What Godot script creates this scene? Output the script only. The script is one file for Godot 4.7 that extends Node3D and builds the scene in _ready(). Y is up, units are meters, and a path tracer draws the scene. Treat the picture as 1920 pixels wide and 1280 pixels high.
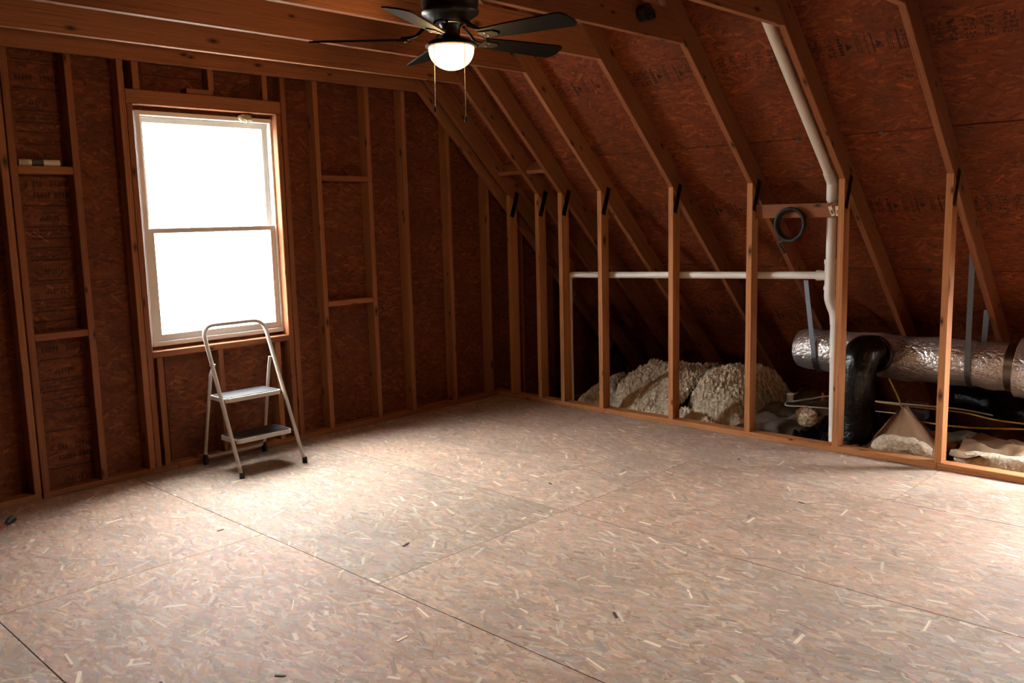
extends Node3D
# Unfinished attic room: gable wall with a window, knee wall, open rafters, OSB floor.
# x runs along the gable wall (knee wall at x = 0), z runs from the gable wall (z = 0) towards the camera, y is up.

const SLOPE := 0.973            # roof pitch: fall per metre of x
const RAFTER_LOW := 1.715       # height of the rafters' lower edge at x = 0
const RAFTER_TOP := 1.910       # height of the sheathing's underside at x = 0
const RIDGE_X := -3.6
const TRUSS_Z := [0.171, 0.490, 0.737, 1.132, 1.772, 2.388, 3.006, 3.626]
const JOIST_Z := [0.0255, 0.508, 1.132, 1.772, 2.388, 3.006, 3.626, 4.245, 4.864, 5.483, 6.10, 6.72]
const JOIST_Y := 2.50

var rng := RandomNumberGenerator.new()
var taken := {}
var M := {}

# ------------------------------------------------------------------ mesh helpers
class MB:
	var v := PackedVector3Array()
	var n := PackedVector3Array()
	var uv := PackedVector2Array()
	var uv2 := PackedVector2Array()
	var idx := PackedInt32Array()
	func tri(a: int, b: int, c: int) -> void:
		# front faces run clockwise in Godot
		var face := (v[b] - v[a]).cross(v[c] - v[a])
		if face.dot(n[a] + n[b] + n[c]) > 0.0:
			idx.append_array(PackedInt32Array([a, c, b]))
		else:
			idx.append_array(PackedInt32Array([a, b, c]))
	func vert(p: Vector3, nn: Vector3, t: Vector2, t2 := Vector2.ZERO) -> int:
		v.append(p); n.append(nn); uv.append(t); uv2.append(t2)
		return v.size() - 1
	func quad(a: Vector3, b: Vector3, c: Vector3, d: Vector3, nn: Vector3, ta: Vector2, tb: Vector2, tc: Vector2, td: Vector2) -> void:
		var i := vert(a, nn, ta); vert(b, nn, tb); vert(c, nn, tc); vert(d, nn, td)
		tri(i, i + 1, i + 2); tri(i, i + 2, i + 3)
	func mesh() -> ArrayMesh:
		var a := []
		a.resize(Mesh.ARRAY_MAX)
		a[Mesh.ARRAY_VERTEX] = v; a[Mesh.ARRAY_NORMAL] = n; a[Mesh.ARRAY_TEX_UV] = uv; a[Mesh.ARRAY_TEX_UV2] = uv2; a[Mesh.ARRAY_INDEX] = idx
		var m := ArrayMesh.new()
		m.add_surface_from_arrays(Mesh.PRIMITIVE_TRIANGLES, a)
		return m
	# a closed profile in the local y-z plane, drawn out along x from -l/2 to l/2; u runs with the length, v round the profile (metres)
	func extrude(profile: PackedVector2Array, l: float, off := Vector2.ZERO, xf := Transform3D()) -> void:
		var count := profile.size()
		var mid := Vector2.ZERO
		for p in profile: mid += p / count
		var area := 0.0
		for i in count: area += profile[i].cross(profile[(i + 1) % count])
		var turn := 1.0 if area > 0.0 else -1.0
		var at := 0.0
		for i in count:
			var p := profile[i]
			var q := profile[(i + 1) % count]
			var d := q - p
			var nn := Vector3(0, d.y, -d.x).normalized() * turn
			var k := v.size()
			for e in [[-0.5, p, at], [0.5, p, at], [0.5, q, at + d.length()], [-0.5, q, at + d.length()]]:
				var pp: Vector2 = e[1]
				var x: float = e[0] * l
				vert(xf * Vector3(x, pp.x, pp.y), (xf.basis * nn).normalized(), Vector2(x, e[2]) + off, Vector2(x + l * 0.5, pp.y))
			tri(k, k + 1, k + 2); tri(k, k + 2, k + 3)
			at += d.length()
		var fan := Geometry2D.triangulate_polygon(profile)
		for s in [-1.0, 1.0]:
			var k := v.size()
			for p in profile:
				vert(xf * Vector3(s * l * 0.5, p.x, p.y), (xf.basis * Vector3(s, 0, 0)).normalized(), p * 0.5 + off + Vector2(0, 0.13), Vector2(-9, -9))
			for t in range(0, fan.size(), 3):
				tri(k + fan[t], k + fan[t + 1], k + fan[t + 2])
	# rings of a swept tube along a path
	func tube(path: PackedVector3Array, r: Variant, seg := 12, closed := false, caps := true) -> void:
		var m := path.size()
		var dirs := PackedVector3Array()
		for i in m:
			var a := path[(i - 1 + m) % m] if closed else path[maxi(i - 1, 0)]
			var b := path[(i + 1) % m] if closed else path[mini(i + 1, m - 1)]
			dirs.append((b - a).normalized())
		var side := dirs[0].cross(Vector3.UP if absf(dirs[0].y) < 0.9 else Vector3.RIGHT).normalized()
		var start := v.size()
		var along := 0.0
		var rows := m + 1 if closed else m
		var first_side := side
		for j in rows:
			var i := j % m
			if j > 0: along += path[i].distance_to(path[(i - 1 + m) % m])
			side = (side - dirs[i] * side.dot(dirs[i])).normalized()
			if closed and j == m: side = first_side
			var up := dirs[i].cross(side)
			var rad: float = r[i] if r is Array else r
			for k in seg + 1:
				var t := TAU * k / seg
				var nn := side * cos(t) + up * sin(t)
				vert(path[i] + nn * rad, nn, Vector2(along, rad * t))
		for j in rows - 1:
			for k in seg:
				var a := start + j * (seg + 1) + k
				tri(a, a + 1, a + seg + 2); tri(a, a + seg + 2, a + seg + 1)
		if caps and not closed:
			for e in [0, m - 1]:
				var nn := -dirs[0] if e == 0 else dirs[m - 1]
				var c := vert(path[e], nn, Vector2.ZERO)
				var ring := v.size()
				for k in seg: vert(v[start + e * (seg + 1) + k], nn, Vector2(cos(TAU * k / seg), sin(TAU * k / seg)) * 0.05)
				for k in seg: tri(c, ring + k, ring + (k + 1) % seg)
	# a profile (radius, height) turned round the y axis
	func lathe(profile: PackedVector2Array, seg := 40, at := Vector3.ZERO) -> void:
		var along := 0.0
		for i in profile.size() - 1:
			var p := profile[i]
			var q := profile[i + 1]
			var d := q - p
			if d.length() < 1e-6: continue
			var nn := Vector2(d.y, -d.x).normalized()
			var np := nn
			var nq := nn
			if i > 0:
				var e := (p - profile[i - 1]).normalized()
				if e.dot(d.normalized()) > 0.7: np = (nn + Vector2(e.y, -e.x)).normalized()
			if i < profile.size() - 2:
				var e := (profile[i + 2] - q).normalized()
				if e.dot(d.normalized()) > 0.7: nq = (nn + Vector2(e.y, -e.x)).normalized()
			var k0 := v.size()
			for k in seg + 1:
				var t := TAU * k / seg
				var c := Vector3(cos(t), 0, sin(t))
				vert(at + c * p.x + Vector3(0, p.y, 0), c * np.x + Vector3(0, np.y, 0), Vector2(t * 0.1, along))
				vert(at + c * q.x + Vector3(0, q.y, 0), c * nq.x + Vector3(0, nq.y, 0), Vector2(t * 0.1, along + d.length()))
			for k in seg:
				var a := k0 + k * 2
				tri(a, a + 1, a + 3); tri(a, a + 3, a + 2)
			along += d.length()

func rect(h: float, w: float, c := 0.0) -> PackedVector2Array:
	var y := h * 0.5
	var z := w * 0.5
	if c <= 0.0:
		return PackedVector2Array([Vector2(-y, -z), Vector2(y, -z), Vector2(y, z), Vector2(-y, z)])
	return PackedVector2Array([Vector2(-y + c, -z), Vector2(y - c, -z), Vector2(y, -z + c), Vector2(y, z - c), Vector2(y - c, z), Vector2(-y + c, z), Vector2(-y, z - c), Vector2(-y, -z + c)])

func numbered(called: String) -> String:
	var k: int = taken.get(called, 0)
	taken[called] = k + 1
	return called if k == 0 else "%s_%03d" % [called, k]

func put(parent: Node, called: String, mesh: Mesh, mat: Material, xf := Transform3D()) -> MeshInstance3D:
	var o := MeshInstance3D.new()
	o.name = numbered(called) if parent == self else called
	o.mesh = mesh
	o.material_override = null
	for s in mesh.get_surface_count(): mesh.surface_set_material(s, mat)
	o.transform = xf
	parent.add_child(o, true)
	return o

func thing(called: String, label: String, category: String, at := Vector3.ZERO, group := "") -> Node3D:
	var o := Node3D.new()
	o.name = numbered(called)
	o.position = at
	add_child(o)
	return tag(o, label, category, group)

func tag(o: Node3D, label: String, category: String, group := "", kind := "") -> Node3D:
	o.set_meta("label", label)
	o.set_meta("category", category)
	if group: o.set_meta("group", group)
	if kind: o.set_meta("kind", kind)
	return o

func structure(called: String, label := "", category := "") -> Node3D:
	var o := Node3D.new()
	o.name = numbered(called)
	add_child(o)
	o.set_meta("kind", "structure")
	if label: tag(o, label, category)
	return o

# a piece of timber from a to b; h is measured along «up», w across
func beam(parent: Node, called: String, mat: Material, a: Vector3, b: Vector3, h: float, w: float, up := Vector3.UP, chamfer := 0.003) -> MeshInstance3D:
	var x := (b - a).normalized()
	var y := (up - x * up.dot(x)).normalized()
	var xf := Transform3D(Basis(x, y, x.cross(y)), (a + b) * 0.5)
	var mb := MB.new()
	mb.extrude(rect(h, w, chamfer), a.distance_to(b), Vector2(rng.randf() * 5.0, rng.randf() * 5.0))
	return put(parent, called, mb.mesh(), mat, xf)

# an upright stud given by its ranges
func stud(parent: Node, mat: Material, x0: float, x1: float, y0: float, y1: float, z0: float, z1: float, called := "stud") -> MeshInstance3D:
	return beam(parent, called, mat, Vector3((x0 + x1) / 2, y0, (z0 + z1) / 2), Vector3((x0 + x1) / 2, y1, (z0 + z1) / 2), x1 - x0, z1 - z0, Vector3.RIGHT)

# a level piece that runs along x or z
func plate(parent: Node, called: String, mat: Material, x0: float, x1: float, y0: float, y1: float, z0: float, z1: float, chamfer := 0.003) -> MeshInstance3D:
	var c := Vector3(x0 + x1, y0 + y1, z0 + z1) * 0.5
	if x1 - x0 > z1 - z0:
		return beam(parent, called, mat, Vector3(x0, c.y, c.z), Vector3(x1, c.y, c.z), y1 - y0, z1 - z0, Vector3.UP, chamfer)
	return beam(parent, called, mat, Vector3(c.x, c.y, z0), Vector3(c.x, c.y, z1), y1 - y0, x1 - x0, Vector3.UP, chamfer)

func under_roof(x: float) -> float:
	return RAFTER_TOP - SLOPE * x if x > RIDGE_X else RAFTER_TOP - SLOPE * (2 * RIDGE_X - x)

func curve(points: Array, steps := 8, closed := false) -> PackedVector3Array:
	var out := PackedVector3Array()
	var m := points.size()
	for i in (m if closed else m - 1):
		var p0: Vector3 = points[(i - 1 + m) % m] if closed or i > 0 else points[0]
		var p1: Vector3 = points[i]
		var p2: Vector3 = points[(i + 1) % m]
		var p3: Vector3 = points[(i + 2) % m] if closed or i < m - 2 else points[m - 1]
		for k in steps:
			out.append(p1.cubic_interpolate(p2, p0, p3, float(k) / steps))
	if not closed: out.append(points[m - 1])
	return out

# straight runs with rounded corners
func bent(points: Array, r: float, steps := 8) -> PackedVector3Array:
	var out := PackedVector3Array([points[0]])
	for i in range(1, points.size() - 1):
		var p: Vector3 = points[i]
		var a: Vector3 = points[i - 1]
		var b: Vector3 = points[i + 1]
		var u := (a - p).normalized()
		var w := (b - p).normalized()
		var back := minf(r / tan(u.angle_to(w) / 2.0), minf(p.distance_to(a), p.distance_to(b)) * 0.49)
		for k in steps + 1:
			var t := float(k) / steps
			out.append((p + u * back).lerp(p, t).lerp(p.lerp(p + w * back, t), t))
	out.append(points[points.size() - 1])
	return out

# ------------------------------------------------------------------ textures
func span(im: Image, x: int, y: int, w: int, c: Color) -> void:
	var sw := im.get_width()
	x = posmod(x, sw); y = posmod(y, im.get_height())
	im.fill_rect(Rect2i(x, y, mini(w, sw - x), 1), c)
	if x + w > sw: im.fill_rect(Rect2i(0, y, x + w - sw, 1), c)

func flake(im: Image, c: Vector2, l: float, w: float, ang: float, col: Color) -> void:
	var u := Vector2(cos(ang), sin(ang)) * l * 0.5
	var q := Vector2(-sin(ang), cos(ang)) * w * 0.5
	var skew := u * 0.06
	var pts := [c - u - q + skew, c + u - q - skew, c + u + q + skew, c - u + q - skew]
	var lo := INF
	var hi := -INF
	for p in pts: lo = minf(lo, p.y); hi = maxf(hi, p.y)
	for y in range(int(floor(lo)), int(ceil(hi))):
		var yc := y + 0.5
		var x0 := INF
		var x1 := -INF
		for i in 4:
			var a: Vector2 = pts[i]
			var b: Vector2 = pts[(i + 1) % 4]
			if (a.y <= yc) != (b.y <= yc):
				var x := a.x + (b.x - a.x) * (yc - a.y) / (b.y - a.y)
				x0 = minf(x0, x); x1 = maxf(x1, x)
		if x1 > x0:
			span(im, int(round(x0)), y, maxi(1, int(round(x1 - x0))), col)

# strand board: thousands of overlapping flakes, each with a few streaks of its own; the second picture holds their heights
func osb(side: int, flakes: int, spread: float, colors: Array, jitter: float, bright: Array, specks: int, grimy: Color) -> Array:
	var im := Image.create_empty(side, side, false, Image.FORMAT_RGB8)
	var hi := Image.create_empty(side, side, false, Image.FORMAT_L8)
	im.fill(colors[0]); hi.fill(Color(0.5, 0.5, 0.5))
	for i in flakes:
		var p := Vector2(rng.randf() * side, rng.randf() * side)
		var l := rng.randf_range(22, 95) * side / 2048.0
		var w := rng.randf_range(4, 20) * side / 2048.0
		var ang := rng.randfn(0.0, spread)
		var c: Color = colors[rng.randi() % colors.size()]
		var k := 1.0 + rng.randfn(0.0, jitter)
		if i > flakes * 0.93 and bright.size() and rng.randf() < 0.12:
			c = bright[rng.randi() % bright.size()]
			ang = rng.randfn(0.0, spread * 1.7)
			w *= 0.8
		c = Color(clampf(c.r * k, 0, 1), clampf(c.g * k, 0, 1), clampf(c.b * k, 0, 1))
		flake(im, p, l, w, ang, c)
		var g := rng.randf_range(0.25, 0.8)
		flake(hi, p, l, w, ang, Color(g, g, g))
		for s in 3:
			var off := rng.randf_range(-0.4, 0.4) * w
			var kk := 1.0 + rng.randfn(0.0, jitter * 0.6)
			flake(im, p + Vector2(-sin(ang), cos(ang)) * off, l * rng.randf_range(0.4, 0.9), maxf(1.2, w * 0.14), ang, Color(clampf(c.r * kk, 0, 1), clampf(c.g * kk, 0, 1), clampf(c.b * kk, 0, 1)))
	for i in specks:
		var c2: Color = colors[0]
		flake(im, Vector2(rng.randf() * side, rng.randf() * side), rng.randf_range(3, 12), rng.randf_range(1.5, 3), rng.randf() * TAU, c2.darkened(0.5))
	# blotches of grime with a grain of their own
	var f := noise(0.004, rng.randi() % 1000, 6)
	var grime := f.get_seamless_image(side / 2, side / 2)
	grime.convert(Image.FORMAT_RGBA8)
	var data := grime.get_data()
	for i in data.size() / 4:
		var a := clampf((data[i * 4] / 255.0 - 0.52) * 1.0, 0.0, 0.22)
		data[i * 4] = int(grimy.r * 255); data[i * 4 + 1] = int(grimy.g * 255); data[i * 4 + 2] = int(grimy.b * 255)
		data[i * 4 + 3] = int(a * 255 * rng.randf_range(0.75, 1.0))
	var over := Image.create_from_data(side / 2, side / 2, false, Image.FORMAT_RGBA8, data)
	over.resize(side, side, Image.INTERPOLATE_BILINEAR)
	im.convert(Image.FORMAT_RGBA8)
	im.blend_rect(over, Rect2i(0, 0, side, side), Vector2i.ZERO)
	im.convert(Image.FORMAT_RGB8)
	return [ImageTexture.create_from_image(im), ImageTexture.create_from_image(hi)]

# sawn softwood: long streaks, growth lines and knots; u is along the grain
func lumber(base: Color, late: Color, knot: Color) -> ImageTexture:
	var w := 2048
	var h := 256
	var im := Image.create_empty(w, h, false, Image.FORMAT_RGB8)
	im.fill(base)
	for i in 2600:
		var c := base.lerp(late, clampf(rng.randfn(0.3, 0.28), 0, 1)) * rng.randf_range(0.93, 1.07)
		var x := rng.randi() % w
		var y := rng.randi() % h
		var l := rng.randi_range(120, 900)
		var wave := rng.randf_range(-2.0, 2.0)
		for s in 4:
			span(im, x + l * s / 4, y + int(round(wave * s / 4.0)), l / 4 + 1, c)
			if i % 3 == 0: span(im, x + l * s / 4, y + 1 + int(round(wave * s / 4.0)), l / 4 + 1, c)
	for i in 11:
		var p := Vector2(rng.randf() * w, rng.randf() * h)
		var r := rng.randf_range(4, 9)
		for k in range(6, -1, -1):
			var rr := r * (0.35 + k * 0.24)
			var c := knot.lerp(base.lerp(late, 0.6), clampf(k / 6.0, 0, 1))
			for y in range(-int(rr), int(rr) + 1):
				var half := sqrt(maxf(rr * rr - y * y, 0.0)) * (1.25 + 0.25 * k)
				span(im, int(p.x - half), int(p.y) + y, int(half * 2) + 1, c)
	for i in 26:
		span(im, rng.randi() % w, rng.randi() % h, rng.randi_range(60, 400), knot.lerp(late, 0.3))
	return ImageTexture.create_from_image(im)

func glyph(im: Image, rows: Array, x: int, y: int, s: int, col: Color, flip := false) -> void:
	for r in rows.size():
		var line: String = rows[r]
		for k in line.length():
			if line[k] == "#":
				var rr := rows.size() - 1 - r if flip else r
				var kk := line.length() - 1 - k if flip else k
				im.fill_rect(Rect2i(x + kk * s, y + rr * s, s, s), col)

# the printed stripe of the roof boards: bars, blocks of fine rules and arrow heads across the stripe
func roof_print() -> ImageTexture:
	var im := Image.create_empty(1024, 1024, false, Image.FORMAT_RGBA8)
	im.fill(Color(0.05, 0.045, 0.03, 0.0))
	var x := 20
	while x < 1000:
		var kind: int = [0, 2, 3, 2, 1, 0, 2, 4, 3, 2][rng.randi() % 10]
		var ink := Color(0.06, 0.05, 0.035, rng.randf_range(0.75, 0.95))
		if kind == 0:
			var w := rng.randi_range(4, 9)
			im.fill_rect(Rect2i(x, 462, w, 108), ink); x += w + rng.randi_range(8, 22)
		elif kind == 1:
			for k in 40: im.fill_rect(Rect2i(x + int(absf(k - 20.0) * 0.0), 492 + k, int(28 - absf(k - 20.0) * 1.35), 1), ink)
			x += 40
		elif kind == 2:
			var w := rng.randi_range(34, 70)
			for k in w / 6:
				for j in 5:
					if rng.randf() < 0.72: im.fill_rect(Rect2i(x + k * 6, 466 + j * 21, 4, rng.randi_range(9, 19)), ink)
			x += w + 10
		elif kind == 3:
			for k in 3: im.fill_rect(Rect2i(x + k * 9, 470, 3, rng.randi_range(70, 98)), ink)
			x += 42
		else:
			for k in 6:
				im.fill_rect(Rect2i(x + rng.randi_range(0, 4), 470 + k * 17, rng.randi_range(10, 22), 13), ink)
			x += 34
		x += rng.randi_range(0, 14)
	return ImageTexture.create_from_image(im)

# the grade stamps of the wall boards, one above the other, every second one upside down
func wall_print() -> ImageTexture:
	var im := Image.create_empty(512, 1024, false, Image.FORMAT_RGBA8)
	im.fill(Color(0.05, 0.04, 0.03, 0.0))
	var A := ["..##..", ".####.", ".#..#.", "##..##", "######", "##..##", "##..##"]
	var P := ["#####.", "##..##", "##..##", "#####.", "##....", "##....", "##...."]
	var y := 20
	var flip := false
	while y < 1000:
		var ink := Color(0.05, 0.04, 0.03, rng.randf_range(0.48, 0.68))
		var lines := [[0, 34], [1, 60], [2, 0], [0, 84], [3, 92], [0, 112]]
		for part in lines:
			var yy: int = y + (118 - int(part[1]) - 16 if flip else int(part[1]))
			if part[0] == 0: im.fill_rect(Rect2i(208, yy, 104, 4), ink)
			elif part[0] == 1:
				for g in 3: glyph(im, [A, P, A][g], 240 + g * 15, yy, 2, ink, flip)
			elif part[0] == 2:
				for k in 12:
					if rng.randf() < 0.8: im.fill_rect(Rect2i(214 + k * 8, yy + 4, 6, 14), ink)
			else:
				for r in 2:
					for k in 16:
						if rng.randf() < 0.75: im.fill_rect(Rect2i(212 + k * 6, yy + r * 9, 4, 5), ink)
		y += rng.randi_range(126, 150)
		flip = not flip
	return ImageTexture.create_from_image(im)

func material(called: String, color: Color, rough: float, metal := 0.0, spec := 0.5) -> StandardMaterial3D:
	var m := StandardMaterial3D.new()
	m.resource_name = called
	m.albedo_color = color
	m.roughness = rough
	m.metallic = metal
	m.metallic_specular = spec
	M[called] = m
	return m

func textured(called: String, tex: Texture2D, tint: Color, rough: float, scale: Vector2, bump: Texture2D = null, depth := 0.05, spec := 0.5) -> StandardMaterial3D:
	var m := material(called, tint, rough, 0.0, spec)
	m.albedo_texture = tex
	m.uv1_scale = Vector3(scale.x, scale.y, 1)
	if bump:
		m.heightmap_enabled = true
		m.heightmap_texture = bump
		m.heightmap_scale = depth
	return m

func noise(freq: float, seed_: int, octaves := 4, type := FastNoiseLite.TYPE_SIMPLEX_SMOOTH) -> FastNoiseLite:
	var f := FastNoiseLite.new()
	f.noise_type = type
	f.frequency = freq
	f.seed = seed_
	f.fractal_octaves = octaves
	return f

func noise_texture(freq: float, seed_: int, a: Color, b: Color, side := 512, octaves := 4, type := FastNoiseLite.TYPE_SIMPLEX_SMOOTH) -> ImageTexture:
	var f := noise(freq, seed_, octaves, type)
	var im := f.get_seamless_image(side, side)
	im.convert(Image.FORMAT_RGB8)
	var data := im.get_data()
	for i in side * side:
		var c := a.lerp(b, data[i * 3] / 255.0)
		data[i * 3] = int(c.r * 255); data[i * 3 + 1] = int(c.g * 255); data[i * 3 + 2] = int(c.b * 255)
	return ImageTexture.create_from_image(Image.create_from_data(side, side, false, Image.FORMAT_RGB8, data))

func make_materials() -> void:
	var pale := osb(2048, 19000, 0.45, [Color(0.72, 0.63, 0.555), Color(0.75, 0.645, 0.555), Color(0.77, 0.645, 0.53), Color(0.71, 0.59, 0.535), Color(0.76, 0.685, 0.61), Color(0.74, 0.605, 0.49), Color(0.69, 0.625, 0.57), Color(0.75, 0.60, 0.535)], 0.055, [Color(0.86, 0.79, 0.70), Color(0.83, 0.77, 0.70)], 260, Color(0.50, 0.45, 0.40))
	var dark := osb(2048, 13000, 0.42, [Color(0.45, 0.24, 0.13), Color(0.48, 0.265, 0.135), Color(0.42, 0.215, 0.12), Color(0.51, 0.29, 0.15), Color(0.46, 0.225, 0.12), Color(0.39, 0.20, 0.115)], 0.07, [Color(0.53, 0.32, 0.18)], 200, Color(0.27, 0.16, 0.10))
	var sc := Vector2(1 / 2.2, 1 / 2.2)
	for k in 3:
		var t := textured("floor_board_%d" % k, pale[0], [Color(0.945, 0.95, 0.955), Color(0.87, 0.895, 0.905), Color(0.94, 0.925, 0.92)][k], 0.72, sc, pale[1], 0.05)
		t.metallic_specular = 0.4
	textured("wall_board", dark[0], Color(0.89, 0.87, 0.90), 0.75, sc, dark[1], 0.07, 0.35)
	var wp: StandardMaterial3D = textured("wall_board_printed", dark[0], Color(0.89, 0.87, 0.90), 0.75, sc, dark[1], 0.07, 0.35)
	wp.detail_enabled = true; wp.detail_albedo = wall_print(); wp.detail_uv_layer = BaseMaterial3D.DETAIL_UV_2; wp.detail_blend_mode = BaseMaterial3D.BLEND_MODE_MIX
	wp.uv2_scale = Vector3(1.0 / 2.44, 1.0 / 1.216, 1)
	textured("roof_board", dark[0], Color(0.94, 0.83, 0.73), 0.75, sc, dark[1], 0.07, 0.35)
	var rp: StandardMaterial3D = textured("roof_board_printed", dark[0], Color(0.94, 0.83, 0.73), 0.75, sc, dark[1], 0.07, 0.35)
	rp.detail_enabled = true; rp.detail_albedo = roof_print(); rp.detail_uv_layer = BaseMaterial3D.DETAIL_UV_2; rp.detail_blend_mode = BaseMaterial3D.BLEND_MODE_MIX
	rp.uv2_scale = Vector3(1.0 / 1.22, 1.0 / 1.216, 1); rp.uv2_offset = Vector3(0, 0.5, 0)
	wp.uv2_offset = Vector3(0, 0.5, 0)
	var wood := [lumber(Color(0.61, 0.41, 0.27), Color(0.50, 0.31, 0.19), Color(0.18, 0.11, 0.07)), lumber(Color(0.57, 0.37, 0.24), Color(0.46, 0.28, 0.17), Color(0.16, 0.085, 0.045))]
	textured("stud_timber", lumber(Color(0.73, 0.50, 0.315), Color(0.62, 0.39, 0.225), Color(0.20, 0.11, 0.06)), Color.WHITE, 0.7, Vector2(1 / 2.4, 1 / 0.3), null, 0.0, 0.35)
	for k in 2: textured("timber_%d" % k, wood[k], [Color(1.0, 0.97, 0.95), Color(0.97, 0.93, 0.90)][k], 0.7, Vector2(1 / 2.4, 1 / 0.3), null, 0.0, 0.35)
	textured("under_board", dark[0], Color(1.0, 0.98, 0.96), 0.8, sc)
	textured("drywall_back", noise_texture(0.02, 5, Color(0.33, 0.29, 0.25), Color(0.42, 0.38, 0.33), 256), Color.WHITE, 0.95, Vector2(1, 1))
	var vinyl := material("window_vinyl", Color(0.90, 0.89, 0.87), 0.4)
	vinyl.backlight_enabled = true; vinyl.backlight = Color(0.10, 0.10, 0.10)
	var bar := material("window_grille", Color(0.95, 0.95, 0.95), 0.5)
	bar.backlight_enabled = true; bar.backlight = Color(0.75, 0.75, 0.75)
	var glass := material("window_glass", Color(1, 1, 1, 0.03), 0.02)
	glass.transparency = BaseMaterial3D.TRANSPARENCY_ALPHA
	var paint := material("stool_paint", Color(0.78, 0.75, 0.70), 0.35)
	paint.clearcoat_enabled = true; paint.clearcoat = 0.3
	textured("tread_rubber", noise_texture(0.05, 9, Color(0.08, 0.085, 0.09), Color(0.24, 0.25, 0.26), 256), Color.WHITE, 0.42, Vector2(6, 6))
	material("black_rubber", Color(0.035, 0.035, 0.035), 0.6)
	material("fan_black", Color(0.09, 0.085, 0.08), 0.38)
	material("fan_blade", Color(0.04, 0.033, 0.028), 0.55, 0.0, 0.2)
	material("chain_brass", Color(0.80, 0.72, 0.60), 0.4, 0.3)
	material("chrome", Color(0.62, 0.58, 0.52), 0.3, 1.0)
	var bowl := material("lamp_bowl", Color(0.95, 0.92, 0.86), 0.4)
	bowl.emission_enabled = true; bowl.emission = Color(1.0, 0.86, 0.62); bowl.emission_energy_multiplier = 6.0
	material("pvc", Color(0.86, 0.84, 0.80), 0.35)
	material("pvc_grey", Color(0.62, 0.60, 0.57), 0.4)
	var crinkle := noise(0.018, 3, 3, FastNoiseLite.TYPE_CELLULAR)
	crinkle.cellular_return_type = FastNoiseLite.RETURN_DISTANCE2_SUB
	var foil := material("foil", Color(0.80, 0.78, 0.77), 0.33, 0.8)
	foil.heightmap_enabled = true
	foil.heightmap_texture = ImageTexture.create_from_image(crinkle.get_seamless_image(512, 512))
	foil.heightmap_scale = 0.8
	foil.uv1_scale = Vector3(2.2, 2.6, 1)
	var tape := material("foil_tape", Color(0.42, 0.41, 0.40), 0.35, 1.0)
	tape.metallic_specular = 0.5
	material("galvanised", Color(0.42, 0.43, 0.45), 0.45, 1.0)
	material("dark_steel", Color(0.16, 0.17, 0.18), 0.5, 0.8)
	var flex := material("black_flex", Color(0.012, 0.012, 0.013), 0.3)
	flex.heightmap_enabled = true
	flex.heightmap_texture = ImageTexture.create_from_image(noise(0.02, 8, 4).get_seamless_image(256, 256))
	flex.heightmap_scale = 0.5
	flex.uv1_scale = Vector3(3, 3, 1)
	var wool := textured("fibreglass", noise_texture(0.03, 21, Color(0.62, 0.55, 0.45), Color(0.88, 0.84, 0.76), 512, 5), Color.WHITE, 1.0, Vector2(1.6, 1.6))
	wool.heightmap_enabled = true
	wool.heightmap_texture = ImageTexture.create_from_image(noise(0.05, 22, 5).get_seamless_image(512, 512))
	wool.heightmap_scale = 0.8
	wool.uv1_triplanar = true
	wool.uv1_scale = Vector3(2.0, 2.0, 2.0)
	wool.metallic_specular = 0.1
	textured("kraft_paper", noise_texture(0.015, 31, Color(0.42, 0.32, 0.22), Color(0.60, 0.48, 0.35), 256), Color.WHITE, 0.8, Vector2(1.2, 1.2))
	textured("asphalt_kraft", noise_texture(0.02, 33, Color(0.31, 0.27, 0.23), Color(0.41, 0.36, 0.30), 256), Color.WHITE, 0.85, Vector2(1.5, 1.5))
	material("cable_yellow", Color(0.74, 0.58, 0.18), 0.5)
	material("cable_white", Color(0.78, 0.75, 0.68), 0.5)
	material("box_blue_grey", Color(0.36, 0.37, 0.44), 0.5)
	material("cord_red", Color(0.55, 0.10, 0.07), 0.45)
	material("paper_white", Color(0.86, 0.82, 0.72), 0.7)
	material("paper_print", Color(0.30, 0.27, 0.24), 0.7)
	material("label_orange", Color(0.80, 0.38, 0.16), 0.7)
	material("chip_pale", Color(0.86, 0.78, 0.67), 0.8)
	material("light_block_skin", Color(0.13, 0.125, 0.12), 0.9)  # added light-blocking skin, dark so the open joints look dark
	material("chip_dark", Color(0.24, 0.15, 0.09), 0.8)

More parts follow.
